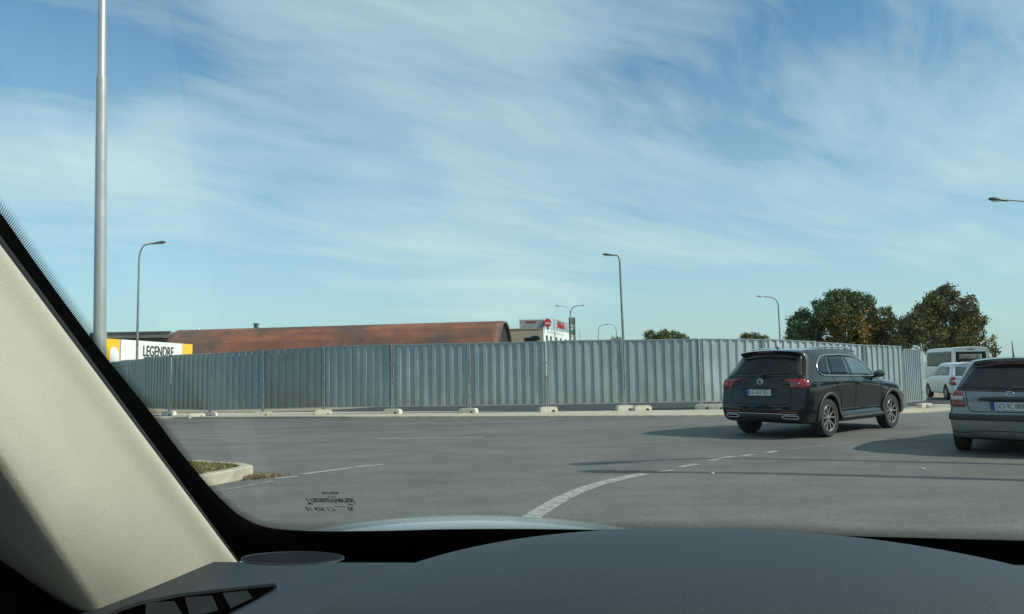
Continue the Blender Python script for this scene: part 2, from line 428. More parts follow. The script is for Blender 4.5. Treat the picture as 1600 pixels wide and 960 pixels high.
def roof_mat():
    m = bpy.data.materials.new('rusty_corrugated_roof'); m.use_nodes = True; nt = m.node_tree; b = nt.nodes['Principled BSDF']
    uv = N(nt, 'ShaderNodeUVMap').outputs[0]     # u = metres along, v = metres round the arch
    n1 = Ramp(nt, Noise(nt, Mapping(nt, uv, (0.10, 0.35, 1)), 1.0, 7, 0.65, 0.5), [(0.32, 0.0), (0.68, 1.0)])
    n2 = Ramp(nt, Noise(nt, Mapping(nt, uv, (0.12, 0.12, 1), (0, 0, 0), (3.3, 1.1, 0)), 1.0, 4, 0.6), [(0.47, 0.0), (0.60, 0.9)])
    n3 = Noise(nt, uv, 1.6, 5, 0.7)
    c = MixC(nt, n1, (0.135, 0.062, 0.045), (0.30, 0.115, 0.062))
    c = MixC(nt, Ramp(nt, n3, [(0.55, 0.0), (0.75, 0.6)]), c, (0.30, 0.16, 0.10))
    c = MixC(nt, n2, c, (0.085, 0.062, 0.055))
    sp = N(nt, 'ShaderNodeSeparateXYZ'); L(nt, uv, sp.inputs[0])
    rows = Mth(nt, 'FRACT', Mth(nt, 'MULTIPLY', sp.outputs[1], 0.55))
    c = MixC(nt, Ramp(nt, rows, [(0.0, 0.65), (0.12, 0.0)]), c, (0.06, 0.035, 0.03))
    L(nt, c, b.inputs['Base Color']); b.inputs['Roughness'].default_value = 0.9
    w = Mth(nt, 'SINE', Mth(nt, 'MULTIPLY', sp.outputs[0], 2 * math.pi / 0.27))
    bp = N(nt, 'ShaderNodeBump'); bp.inputs['Strength'].default_value = 0.6; bp.inputs['Distance'].default_value = 0.02
    L(nt, w, bp.inputs['Height']); L(nt, bp.outputs[0], b.inputs['Normal'])
    return m
M['roof'] = roof_mat()

def leaf_mat():
    m = bpy.data.materials.new('leaves'); m.use_nodes = True; nt = m.node_tree; b = nt.nodes['Principled BSDF']
    a = N(nt, 'ShaderNodeAttribute'); a.attribute_name = 'leafcol'
    L(nt, a.outputs['Color'], b.inputs['Base Color']); b.inputs['Roughness'].default_value = 0.6
    b.inputs['Specular IOR Level'].default_value = 0.05
    return m
M['leaf'] = leaf_mat()

def glass_mat():
    m = bpy.data.materials.new('windscreen_glass'); m.use_nodes = True; nt = m.node_tree; nt.nodes.clear()
    tr = N(nt, 'ShaderNodeBsdfTransparent'); tr.inputs[0].default_value = (0.95, 0.975, 0.965, 1)
    gl = N(nt, 'ShaderNodeBsdfGlossy'); gl.inputs['Roughness'].default_value = 0.02; gl.inputs['Color'].default_value = (0.9, 1, 1, 1)
    mx = N(nt, 'ShaderNodeMixShader'); mx.inputs[0].default_value = 0.04
    L(nt, tr.outputs[0], mx.inputs[1]); L(nt, gl.outputs[0], mx.inputs[2])
    o = N(nt, 'ShaderNodeOutputMaterial'); L(nt, mx.outputs[0], o.inputs[0])
    return m
M['glass'] = glass_mat()

def frit_mat():
    """printed ceramic dots that shrink away from the solid border; uv in metres, v = 0 at the solid border"""
    m = bpy.data.materials.new('printed_dot_border'); m.use_nodes = True; nt = m.node_tree; nt.nodes.clear()
    uv = N(nt, 'ShaderNodeUVMap').outputs[0]
    v = N(nt, 'ShaderNodeTexVoronoi', feature='F1'); v.inputs['Scale'].default_value = 620.0; v.inputs['Randomness'].default_value = 0.0
    L(nt, Mapping(nt, uv, (1, 1, 1), (0, 0, R(45))), v.inputs['Vector'])
    sp = N(nt, 'ShaderNodeSeparateXYZ'); L(nt, uv, sp.inputs[0])
    thr = Ramp(nt, Mth(nt, 'MULTIPLY', sp.outputs[1], 1 / 0.024), [(0.0, 0.44), (0.5, 0.34), (1.0, 0.12)])
    dot = Mth(nt, 'LESS_THAN', v.outputs['Distance'], thr)
    tr = N(nt, 'ShaderNodeBsdfTransparent'); pb = N(nt, 'ShaderNodeBsdfPrincipled'); pb.inputs['Base Color'].default_value = (0.012, 0.012, 0.013, 1); pb.inputs['Roughness'].default_value = 0.6
    mx = N(nt, 'ShaderNodeMixShader'); L(nt, dot, mx.inputs[0]); L(nt, tr.outputs[0], mx.inputs[1]); L(nt, pb.outputs[0], mx.inputs[2])
    o = N(nt, 'ShaderNodeOutputMaterial'); L(nt, mx.outputs[0], o.inputs[0])
    return m
M['frit_dots'] = frit_mat()

def grain_mat(name, col, rough, scale, strength, spec=0.5, alt=None, warp=0.0, vr=.12):
    m = bpy.data.materials.new(name); m.use_nodes = True; nt = m.node_tree; b = nt.nodes['Principled BSDF']
    t = N(nt, 'ShaderNodeTexCoord').outputs['Object']
    f = Ramp(nt, Noise(nt, t, 7, 8, 0.7), [(0.3, 0.0), (0.7, 1.0)])
    L(nt, MixC(nt, f, tuple(c * (1 - vr) for c in col), tuple(c * (1 + vr) for c in col)), b.inputs['Base Color'])
    L(nt, Mth(nt, 'ADD', Mth(nt, 'MULTIPLY', f, 0.08), rough), b.inputs['Roughness']); b.inputs['Specular IOR Level'].default_value = spec
    v = Noise(nt, t, scale, 3, 0.6, warp)
    bp = N(nt, 'ShaderNodeBump'); bp.inputs['Strength'].default_value = strength; bp.inputs['Distance'].default_value = 0.002
    L(nt, v, bp.inputs['Height'])
    v2 = Noise(nt, t, scale * 0.2, 4, 0.6, warp)
    bp2 = N(nt, 'ShaderNodeBump'); bp2.inputs['Strength'].default_value = strength * 0.5; bp2.inputs['Distance'].default_value = 0.003
    L(nt, v2, bp2.inputs['Height']); L(nt, bp.outputs[0], bp2.inputs['Normal']); L(nt, bp2.outputs[0], b.inputs['Normal'])
    # scuffs and dust
    sc = Ramp(nt, Noise(nt, t, 60, 5, 0.7), [(0.68, 0.0), (0.76, 0.35)])
    return m
M['beige'] = grain_mat('beige_pillar_trim', (0.50, 0.485, 0.39), 0.62, 330, 0.20, 0.3, warp=0.8, vr=.05)
M['dash'] = grain_mat('grained_dashboard', (0.018, 0.025, 0.035), 0.52, 900, 0.45, 0.55)
M['hood_trim'] = grain_mat('soft_instrument_hood', (0.023, 0.032, 0.043), 0.52, 1100, 0.4, 0.55)
M['cabin_black'] = mat('cabin_black', (0.006, 0.006, 0.0065), 0.85, spec=0.15)
M['fin'] = mat('dark_vent_fin', (0.006, 0.009, 0.012), 0.75, spec=0.25)
M['slot_shade'] = mat('painted_slot_shade', (0.0015, 0.0015, 0.0015), 1.0, spec=0.0)
M['bonnet'] = mat('silver_bonnet', (0.66, 0.70, 0.70), 0.25, 0.5, coat=0.8)

def text_mesh(txt, size, depth=0.0, bold=0.0):
    cu = bpy.data.curves.new('t', 'FONT'); cu.body = txt; cu.size = size; cu.extrude = depth; cu.offset = bold; cu.align_x = 'CENTER'; cu.align_y = 'CENTER'
    o = bpy.data.objects.new('t', cu); COL.objects.link(o)
    dg = bpy.context.evaluated_depsgraph_get(); me = bpy.data.meshes.new_from_object(o.evaluated_get(dg))
    bpy.data.objects.remove(o); bpy.data.curves.remove(cu)
    return me

# ------------------------------------------------------------------ terrain, road, pavement
def sheet(name, x0, x1, y0, y1, nx, ny, z, m, **kw):
    xs = np.linspace(x0, x1, nx); ys = np.linspace(y0, y1, ny)
    b = MB(); b.grid([[Vector((x, y, gz(x, y) + z)) for x in xs] for y in ys]); return b.build(name, m, **kw)
# ground to the horizon: fine near, coarse far
gx = sorted(set([-900, -400, -200, -100, -60] + [round(x, 2) for x in np.linspace(-40, 45, 69)] + [60, 100, 200, 400, 900]))
gy = sorted(set([-60, -20] + [round(y, 2) for y in np.linspace(0, 60, 61)] + [75, 100, 150, 250, 500, 1000, 1800]))
MB().grid([[Vector((x, y, gz(x, y) - 0.02)) for x in gx] for y in gy]).build('ground', M['earth'], smooth=30, kind='structure')
# far kerb line of the junction
kpx = [(-60, 657), (120, 656), (240, 655), (300, 654.5), (500, 654), (650, 653.8), (800, 653.5), (960, 653), (1120, 652), (1270, 649.5), (1420, 645.5), (1500, 643), (1640, 640)]
kerb_line = crom([G(*p) for p in kpx], 8)
kerb_line = [Vector((-80, kerb_line[0].y + 2, 0))] + kerb_line + [kerb_line[-1] + Vector((60, 12, 0))]
ext = []
for a, b_ in zip(kerb_line, kerb_line[1:]):
    n_ = max(1, int((b_ - a).length / 1.0))
    ext += [a.lerp(b_, k / n_) for k in range(n_)]
ext.append(kerb_line[-1]); kerb_line = ext
rows = [[], [], [], [], [], [], [], [], [], [], [], [], []]
rows = [[Vector((p.x, yy, gz(p.x, yy) - 0.006)) for p in kerb_line] for yy in (-40, -10)]
for k in range(24):
    r = []
    for p in kerb_line:
        yy = 0 + (p.y - 0) * k / 23; r.append(Vector((p.x, yy, gz(p.x, yy) - 0.0)))
    rows.append(r)
rows[0] = [Vector((p.x, p.y, 0)) for p in rows[0]]; rows[1] = [Vector((p.x, p.y, 0)) for p in rows[1]]
MB().grid(rows).build('road', M['asphalt'], smooth=30, kind='structure')
kr = [[Vector((p.x, p.y + o, gz(p.x, p.y + o) + z)) for p in kerb_line] for o, z in ((0.0, -0.02), (0.0, 0.055), (0.02, 0.07), (0.24, 0.072), (0.24, -0.02))]
MB().grid(kr).build('kerb', M['kerb'], kind='structure')
pr = [[Vector((p.x, p.y + o, gz(p.x, p.y + o) + z)) for p in kerb_line] for o, z in ((0.245, 0.058), (1.2, 0.04), (2.4, 0.03), (3.25, 0.022), (3.26, -0.03))]
MB().grid(pr).build('pavement', M['pave'], smooth=40, kind='structure')

cr_ = [[Vector((p.x, p.y + (3.2 + (0.9 + 5.1 * sst((p.x + 8) / 5)) * k / 6), gz(p.x, p.y + 3.2 + (0.9 + 5.1 * sst((p.x + 8) / 5)) * k / 6) + .004)) for p in kerb_line] for k in range(7)]  # ground behind the hoarding darkened to stand for the shade under its gap
MB().grid(cr_).build('road', M['gap_shade'], smooth=40, kind='structure')
# painted markings: quads through ground points
def strip(b, pts, w, lift=0.004):
    """pts: pixel points on the road, w: widths in metres"""
    P = [G(*p) for p in pts]; P = crom(P, 5) if len(P) > 2 else resample(P, 6)
    ws = np.interp(np.linspace(0, 1, len(P)), np.linspace(0, 1, len(w)), w) if isinstance(w, (list, tuple)) else [w] * len(P)
    a, c = [], []
    for i, p in enumerate(P):
        t = (P[min(i + 1, len(P) - 1)] - P[max(i - 1, 0)]); t.z = 0; t.normalize(); n = Vector((-t.y, t.x, 0))
        for lst, s in ((a, 1), (c, -1)):
            q = p + n * (s * ws[i] / 2); q.z = gz(q.x, q.y) + lift; lst.append(q)
    b.grid([a, c])
b = MB(); strip(b, [(826, 812), (850, 796), (898, 770), (950, 753), (1008, 740.5)], [0.19, 0.17])
b.build('road_marking', M['paint'], kind='structure')
b = MB()
for pts in ([(472, 741.5), (552, 731)], [(590, 686), (755, 683.5)]): strip(b, pts, 0.13)
for pts in ([(430, 748), (466, 744.5)], [(556, 730), (598, 726)], [(1030, 738), (1052, 735.5)], [(1062, 730.5), (1090, 725.5)], [(1108, 720.5), (1146, 713.5)], [(1160, 713), (1176, 710.5)], [(1198, 708), (1214, 705)]):
    strip(b, pts, 0.11)
b.build('road_marking', M['paint'], kind='structure')
b = MB()
for pts in ([(270, 687), (318, 686.5)], [(338, 692.5), (420, 691.5)], [(460, 690.5), (512, 689)], [(340, 768), (430, 752)], [(1230, 703), (1330, 692)], [(1395, 668), (1470, 662)], [(1430, 688), (1480, 684)], [(1030, 681), (1085, 682)]):
    strip(b, pts, 0.09)
b.build('road_marking', M['faint'], kind='structure')
# pale litter on the asphalt
for k, (x, y, s) in enumerate(((1113, 741, .022), (1443, 734, .025))):
    p = G(x, y); b = MB()
    n = 7; ring = [Vector((math.cos(a) * s * random.uniform(.6, 1.3) * 1.5, math.sin(a) * s * random.uniform(.5, 1.1), 0.012 + random.uniform(0, .012))) for a in [2 * math.pi * i / n for i in range(n)]]
    b.add([Vector((0, 0, .022))] + ring + [Vector((q.x, q.y, 0.003)) for q in ring], [(0, 1 + i, 1 + (i + 1) % n) for i in range(n)] + [(1 + i, 1 + n + i, 1 + n + (i + 1) % n, 1 + (i + 1) % n) for i in range(n)])
    o = b.build('litter', M['paper']); o.location = (p.x, p.y, p.z + .002)
    lab = ['pale scrap of litter on the road right of the curved white line', 'pale flat scrap on the road in front of the silver car', 'small pale scrap left of the dark car shadow', 'tiny pale scrap in the middle of the empty road', 'tiny pale scrap at the shadow tip of the silver car'][k]
    tag(o, lab, 'litter', 'scraps of litter on the road')

# traffic island on the left
isl = [(-3.55, 10.55), (-3.62, 10.15), (-3.80, 9.75), (-4.05, 9.25), (-4.6, 8.5), (-6.0, 7.6), (-9, 6.8), (-9, 12.3), (-5.6, 11.8), (-4.75, 11.38), (-4.15, 11.05), (-3.78, 10.85)]
def inset(P, d):
    out = []
    n = len(P)
    for i in range(n):
        a, p, c = Vector(P[i - 1]), Vector(P[i]), Vector(P[(i + 1) % n])
        e1 = (p - a).normalized(); e2 = (c - p).normalized()
        n1 = Vector((e1.y, -e1.x)); n2 = Vector((e2.y, -e2.x)); nn = (n1 + n2).normalized()
        out.append(p + nn * d / max(0.5, nn.dot(n1)))
    return out
P0 = [Vector(p) for p in isl]
P1 = inset(isl, 0.015); P2 = inset(isl, 0.14)
b = MB(); n = len(isl)
rings = [[Vector((p.x, p.y, -0.01)) for p in P0], [Vector((p.x, p.y, 0.135)) for p in P0], [Vector((p.x, p.y, 0.15)) for p in P1], [Vector((p.x, p.y, 0.15)) for p in P2], [Vector((p.x, p.y, 0.08)) for p in P2]]
b.grid([r + [r[0]] for r in rings]); b.build('kerb', M['kerb'], kind='structure')
b = MB(); cpt = Vector((-6.2, 10, 0.17)); inner = [Vector((p.x, p.y, 0.135)) for p in P2]
b.add([cpt] + inner, [(0, 1 + i, 1 + (i + 1) % n) for i in range(n)])
b.build('island_verge', M['grass'], kind='structure')
def in_poly(x, y, P):
    c = False; j = len(P) - 1
    for i in range(len(P)):
        if (P[i][1] > y) != (P[j][1] > y) and x < (P[j][0] - P[i][0]) * (y - P[i][1]) / (P[j][1] - P[i][1]) + P[i][0]: c = not c
        j = i
    return c
def blades(name, n, region, cols, h0, h1, zf, mat_, **kw):
    vs, fs, cc = [], [], []
    rng = random.Random(5)
    while len(fs) < n:
        x, y = region(rng)
        if x is None: continue
        a = rng.uniform(0, math.pi); h = rng.uniform(h0, h1); w = 0.008; tx, ty = rng.uniform(-.05, .05), rng.uniform(-.05, .05); z = zf(x, y)
        k = len(vs); vs += [(x - w * math.cos(a), y - w * math.sin(a), z), (x + w * math.cos(a), y + w * math.sin(a), z), (x + tx, y + ty, z + h)]
        fs.append((k, k + 1, k + 2)); c = rng.choice(cols); s = rng.uniform(.7, 1.3); cc.append((c[0] * s, c[1] * s, c[2] * s, 1))
    me = bpy.data.meshes.new(name); me.from_pydata(vs, [], fs)
    at = me.attributes.new('leafcol', 'FLOAT_COLOR', 'FACE')
    for i, c in enumerate(cc): at.data[i].color = c
    return link(name, me, mat_, **kw)
inn = [(p.x, p.y) for p in P2]
def reg_isl(r):
    x, y = r.uniform(-6.5, -3.6), r.uniform(8.5, 11.5)
    return (x, y) if in_poly(x, y, inn) else (None, None)
blades('grass', 9000, reg_isl, [(.15, .14, .05), (.22, .18, .09), (.09, .11, .035), (.26, .21, .12)], .02, .07, lambda x, y: .135, M['leaf'], kind='stuff', label='short dry grass on the kerbed traffic island', cat='grass')
# dead leaves blown against the island's nose
def reg_lv(r):
    a = abs(r.gauss(0, .16)); return (-3.56 + a, 10.38 + r.gauss(0, .11) * (1 - a) + a * .3)
o = blades('fallen_leaves', 900, reg_lv, [(.22, .15, .09), (.16, .11, .06), (.28, .23, .15)], .015, .06, lambda x, y: .003, M['leaf'], kind='stuff', label='brown fallen leaves heaped beside the island kerb', cat='leaves')

# ------------------------------------------------------------------ hoarding
posts = [(-19.0, 36.4), (-17.5, 34.3), (-16.1, 32.2), (-14.5, 30.25), (-12.7, 28.5), (-10.66, 27.1), (-8.48, 26.1), (-6.22, 25.3), (-3.87, 24.7), (-1.40, 24.35), (1.05, 24.2), (3.48, 24.25), (5.90, 24.3),
         (8.02, 24.6), (9.97, 25.2), (11.87, 26.0), (13.65, 27.0)]
def fence_panel(a, b_, z0, z1, m, rib=0.285, phase=0.0, sag=0.0):
    """frame of tubes + corrugated sheet between two ground points; local frame: x along the panel"""
    a = Vector(a); b_ = Vector(b_); d = b_ - a; Ln = d.length; rz = math.atan2(d.y, d.x)
    g0, g1 = gz(a.x, a.y), gz(b_.x, b_.y)
    root = empty('metal_fence', (a.x, a.y, g0 + 0.02), rz)
    e = 0.030; slope = (g1 - g0) / Ln
    fr = MB()
    zz_ = lambda x: slope * x
    fr.tube([(e, 0, 0.07), (e, 0, z1)], 0.024, 8); fr.tube([(Ln - e, 0, zz_(Ln) + 0.07), (Ln - e, 0, zz_(Ln) + z1)], 0.024, 8)
    for z in (z0, z1): fr.box(((Ln) / 2, 0, z + slope * Ln / 2), (Ln - 2 * e, 0.036, 0.036), Matrix.Rotation(-math.atan(slope), 3, 'Y'))
    fr.build('frame', M['galv'], root, smooth=40)
    x = e + 0.012; prof = []; k = 0
    x1 = Ln - e - 0.012
    wide, flank, narrow, dep = rib * 0.53, rib * 0.05, rib * 0.37, 0.040
    x += 0.0; cur = x - phase * rib
    seq = []
    while cur < x1:
        seq += [(cur, 0.0), (cur + wide, 0.0), (cur + wide + flank, -dep), (cur + wide + flank + narrow, -dep)]
        cur += rib
    pts = [(min(max(u, x), x1), v) for u, v in seq]
    rws = []
    for z in np.linspace(z0 + 0.012, z1 - 0.012, 9):
        rws.append([Vector((u, v + 0.034 + 0.006 * math.sin(u * 3.1 + z * 2.3 + phase * 9), z + slope * u)) for u, v in pts])
    sh = MB(); sh.grid(rws)
    me = sh.mesh('sheet'); o = link('sheet', me, m, root)
    md = o.modifiers.new('thick', 'SOLIDIFY'); md.thickness = 0.0015
    # clamps on the frame
    for z in (0.55, 1.55):
        cb = MB(); cb.box((Ln, -0.005, z + slope * Ln), (0.13, 0.06, 0.035), bev=0.006); cb.build('clamp', M['galv'], root)
    return root
phs = [0, .3, .1, .6, .2, .45, 0, .35, .15, 0, .5, .1, .3, 0, .4, .2, .1]
npan = len(posts) - 1
near = ['cut off by the windscreen pillar', 'below the yellow part of the advertising board', 'below the letters of the advertising board', 'below the right end of the advertising board',
        'below the left tip of the rusty roof', 'below the dark stain of the rusty roof', 'right of the small roof chimney', 'fourth panel left of the tall middle lamp post', 'third panel left of the tall middle lamp post',
        'ending below the open arched gable', 'below the building with roof signs', 'below the small round tree beside the tall lamp post',
        'left of and partly behind the dark car', 'behind the left half of the dark car roof', 'behind the right half of the dark car roof', 'above the bonnet of the dark car']
for i in range(npan):
    zt = 2.20 if i != 2 else 2.2
    if i < 3: zt = 2.14
    m_ = M['sheet3'] if i in (0, 1, 2, 3, 4, 6) else (M['sheet2'] if i in (12, 13, 14) else M['sheet'])
    r_ = fence_panel(posts[i], posts[i + 1], 0.245, zt + (0.015 if i % 3 == 1 else 0), m_, 0.285 if i not in (7, 9) else 0.265, phs[i])
    tag(r_, 'grey corrugated panel ' + near[i], 'fence panel', 'corrugated panels of the hoarding')
r_ = fence_panel((13.68, 26.99), (14.93, 28.25), 0.26, 2.10, M['sheet'], 0.20, 0.2)
tag(r_, 'narrow lower corrugated panel closing the right end of the hoarding', 'fence panel', 'corrugated panels of the hoarding')
# frame gate at the end: half sheet, half open rails
ga, gb = Vector((15.05, 28.55)), Vector((15.75, 29.6)); d = gb - ga; Ln = d.length
root = empty('hoarding_gate', (ga.x, ga.y, gz(*ga) + .03), math.atan2(d.y, d.x), label='narrow steel frame gate with corrugated infill at the right end of the hoarding', cat='gate')
b = MB()
for x in (0, Ln): b.tube([(x, 0, 0), (x, 0, 2.05)], .025, 8)
for z in (.2, 1.1, 2.05): b.tube([(0, 0, z), (Ln, 0, z)], .02, 8)
b.build('frame', M['galv'], root, smooth=40)
b = MB(); rws = []
for z in (.2, 1.1, 2.03): rws.append([Vector((u, -.01 - (.03 if (k // 2) % 2 else 0), z)) for k, u in enumerate(np.linspace(.03, Ln - .03, 20))])
b.grid(rws); b.build('sheet', M['sheet'], root)

# concrete feet
def foot_mesh():
    b = MB()
    w, h, r = .27, .17, .07
    out = [(-w, 0), (-w + .005, h * .75), (-w + .05, h), (w - .05, h), (w - .005, h * .75), (w, 0)]
    arch = [(0.13 + r * math.cos(a), r * math.sin(a) * 1.3) for a in np.linspace(0, math.pi, 9)]
    b.prism(out + arch, .24)
    return b.mesh('foot')
fm = foot_mesh()
rnd = random.Random(3)
for i in range(3, 13):
    x, y = posts[i]
    o = link('concrete_foot', fm if i == 3 else fm, None)
    if not fm.materials: fm.materials.append(M['concrete'])
    o.location = (x + rnd.uniform(-.05, .05), y - .04, gz(x, y) + 0.005); o.rotation_euler = (0, 0, rnd.uniform(-.35, .35)); o.scale = (rnd.uniform(.9, 1.08), 1, rnd.uniform(.92, 1.1))
    tag(o, 'pale concrete foot of the hoarding, ' + {3: 'leftmost, beside the windscreen pillar', 4: 'second from the left', 5: 'third from the left', 6: 'fourth from the left', 7: 'fifth from the left', 8: 'sixth from the left', 9: 'fourth left of the dark car', 10: 'third left of the dark car', 11: 'below the tall middle lamp post', 12: 'just left of the dark car rear'}[i], 'concrete block', 'concrete feet under the hoarding')
for k, (x, y, rz, lab) in enumerate(((14.85, 28.0, .4, 'pale concrete foot at the right end of the hoarding, beside the dark car bonnet'), (-11.0, 26.85, .5, 'small concrete foot lying askew just left of the third hoarding foot'), (4.0, 24.1, .2, 'spare concrete foot just right of the one below the tall lamp post'), (6.35, 24.15, -.2, 'spare concrete foot beside the last one left of the dark car'))):
    o = link('concrete_foot', fm, None); o.location = (x, y, gz(x, y) + .005); o.rotation_euler = (0, 0, rz)
    tag(o, lab, 'concrete block', 'concrete feet under the hoarding')
# low kerb block behind the end of the hoarding
b = MB(); b.box((0, 0, .07), (2.4, .25, .16), bev=.02)
o = b.build('kerb_stone', M['concrete'], smooth=40, label='loose pale kerb stone lying on the pavement right of the hoarding', cat='kerb stone'); o.location = (15.9, 27.4, gz(15.9, 27.4)); o.rotation_euler = (0, 0, -.15)

# ------------------------------------------------------------------ lamp posts
def lamp_post(px_base, D, h, arm, head=0.75, lean=0.0, rb=0.09, rt=0.045, double=False, label='', dark=True, azim=0.0, x=None, armh=0.7):
    X = (px_base - 800) / F_PX * D if x is None else x
    root = empty('street_lamp', (X, D, gz(X, D) - 0.01), azim, label=label, cat='street lamp', group='street lamps round the junction')
    b = MB(); s = 1 if arm > 0 else -1; A = abs(arm)
    z0 = h - armh
    pts = [(0, 0, 0), (lean * .5, 0, z0 * .5), (lean, 0, z0)]
    arc = [(lean + s * A * (1 - math.cos(t)) * .55, 0, z0 + armh * math.sin(t) * .92) for t in np.linspace(.15, math.pi / 2 * .92, 8)]
    arc.append((lean + s * A, 0, h))
    allp = pts + arc
    rr = [rb, (rb + rt) / 2, rt] + list(np.linspace(rt, rt * .75, len(arc)))
    b.tube(allp, rr, 10); b.build('pole', M['galv_dull'], root, smooth=50)
    def hd(sx, px, pz):
        hb = MB(); Mh = Matrix.Rotation(-sx * 0.12, 3, 'Y')
        prof = [(-.5, .045), (-.35, .08), (0, .12), (.3, .13), (.45, .09), (.5, .02)]
        rws = []
        for u, r_ in prof:
            ring = [Mh @ Vector((sx * u * head, r_ * math.cos(a) * head * 1.3, r_ * math.sin(a) * head * (.85 if math.sin(a) > 0 else .45))) + Vector((px + sx * head * .42, 0, pz)) for a in np.linspace(0, 2 * math.pi, 13)]
            rws.append(ring)
        hb.grid(rws); o = hb.build('lamp_head', M['dark_head'] if dark else M['lamp_head'], root, smooth=60)
        lb = MB(); lb.ball((px + sx * head * .5, 0, pz - .035 * head), (head * .28, .12 * head, .05 * head), 12, 6, None)
        lb.build('lens', M['lens'], o, smooth=60)
    hd(s, lean + s * A, h)
    if double:
        ab = MB(); ab.tube([(-q[0] + 2 * lean, 0, q[2] + .02) for q in arc], .022, 8); ab.build('arm', M['galv_dull'], root, smooth=50)
        hd(-s, lean - s * A, h)
    return root
lamp_post(213.5, 44, 9.15, .75, .85, rb=.085, rt=.05, label='grey street lamp behind the advertising board, head curving right', armh=1.0)
lamp_post(974, 47, 8.3, -.32, .8, lean=-.12, rb=.095, rt=.06, label='tall dark street lamp in the middle above the hoarding, head pointing left', armh=.45)
lamp_post(1218, 80, 9.0, -1.5, .8, rb=.09, rt=.07, label='slim pale street lamp left of the big trees, long arm to the left', dark=False, armh=1.0, lean=-.05)
lamp_post(891, 94, 9.0, 1.1, .8, rb=.09, rt=.07, double=True, label='street lamp with two opposite heads beside the white building', dark=False, armh=1.3)
lamp_post(934, 132, 9.0, 1.2, .8, rb=.08, rt=.06, label='distant faint street lamp, left one of the arching pair', dark=False, armh=1.5)
lamp_post(962.5, 131, 9.0, -1.0, .8, rb=.08, rt=.06, label='distant faint street lamp, right one of the arching pair', dark=False, armh=1.5)
lamp_post(1650, 36, 9.35, -1.9, .95, rb=.09, rt=.05, label='street lamp with long arm reaching in from the right edge of the view', dark=True, armh=1.15)
# off to the right: the posts whose shadows cross the road
lamp_post(0, 8.2, 8.2, -1.2, .95, rb=.10, rt=.06, x=12.7, label='street lamp standing outside the view on the right, casting the upper thin shadow', azim=.3)
lamp_post(0, 6.2, 8.7, -1.3, 1.0, rb=.13, rt=.09, x=13.6, label='street lamp standing outside the view on the right, casting the lower thin shadow', azim=-.2)
# small mast
X = (906 - 800) / F_PX * 120
b = MB(); b.tube([(0, 0, 0), (-.02, 0, 5.6)], [.12, .06], 8); b.tube([(-.02, 0, 5.6), (-.15, 0, 7.2)], .03, 6)
o = b.build('mast', M['steel_dark'], smooth=50, label='short dark mast between the white building and the arching lamps', cat='mast'); o.location = (X, 120, 0)
# near steel pole on the left
root = empty('steel_pole', (-6.42, 12.0, 0), label='thick galvanised steel pole rising past the top of the view at the left', cat='pole')
b = MB(); b.tube([(0, 0, 0), (.0, 0, 6.15)], [.100, .078], 28); b.build('lower_pole', M['pole_paint'], root, smooth=50)
b = MB(); b.tube([(0, 0, 6.15), (0, 0, 6.18), (.0, 0, 10.0)], [.074, .062, .050], 28); b.build('upper_pole', M['pole_paint'], root, smooth=50)
b = MB(); b.tube([(0, 0, 6.11), (0, 0, 6.17)], [.081, .079], 28); b.build('collar', M['pole_paint'], root, smooth=50)
b = MB(); b.box((-.13, .02, 1.72), (.045, .10, .70), bev=.012); b.build('cable_duct', M['galv_dull'], root)
b = MB(); b.box((0, 0, .012), (.34, .34, .024), bev=.004); b.build('base_plate', M['galv_dull'], root)
root.rotation_euler = (0, R(-1.0), 0)

# ------------------------------------------------------------------ advertising board
A0 = Vector((-22.75, 42.4)); A1 = Vector((-22.35, 53.6)); d = A1 - A0; Ln = d.length
root = empty('advertising_board', (A0.x, A0.y, gz(*A0)), math.atan2(d.y, d.x), label='long white advertising board with yellow ends and dark lettering behind the hoarding', cat='billboard')
z0, z1 = .9, 3.62
b = MB(); b.box((Ln / 2, .05, (z0 + z1) / 2), (Ln, .08, z1 - z0)); b.build('panel', M['white_board'], root)
b = MB(); b.box((.98, -.0, (z0 + z1) / 2), (1.96, .025, z1 - z0 - .004)); b.build('yellow_field', M['yellow'], root)
b = MB(); b.box((Ln - .75, -.0, (z0 + z1) / 2), (1.5, .025, z1 - z0 - .004)); b.build('yellow_field', M['yellow'], root)
# white rounded figure with an orange dot in the left yellow field
b = MB(); arc = [(.45 * math.cos(a) + 1.35, 2.75 + .42 * math.sin(a)) for a in np.linspace(0, math.pi, 12)]
b.prism([(1.8, .95)] + arc + [(.9, .95)], .02, c=(0, -.022, 0)); b.build('white_figure', M['white_board'], root)
b = MB(); b.prism([(1.83 + .14 * math.cos(a), 2.18 + .16 * math.sin(a)) for a in np.linspace(0, 2 * math.pi, 14, endpoint=False)], .016, c=(0, -.045, 0)); b.build('orange_dot', M['orange'], root)
b = MB(); b.prism([(Ln - 1.45, 1.9), (Ln - .75, 1.9), (Ln - .95, 2.35), (Ln - 1.35, 2.75)], .02, c=(0, -.022, 0)); b.build('white_figure', M['white_board'], root)
b = MB(); b.prism([(Ln - 1.40 + .12 * math.cos(a), 2.35 + .15 * math.sin(a)) for a in np.linspace(0, 2 * math.pi, 10, endpoint=False)], .016, c=(0, -.045, 0)); b.build('dark_dot', M['letter_grey'], root)
me = text_mesh('LEGENDRE', .92, .01, .012)
me.transform(Matrix.Rotation(R(90), 4, 'X')); o = link('lettering', me, M['letter_grey'], root); o.location = (6.5, -.012, 2.98); o.scale = (.88, 1, 1)
md = o.modifiers.new('w', 'SOLIDIFY'); md.thickness = .01
for k in range(4):
    b = MB(); b.box((.3 + k * (Ln - .6) / 3, .16, 1.8), (.1, .1, 3.6)); b.build('leg', M['steel_dark'], root)

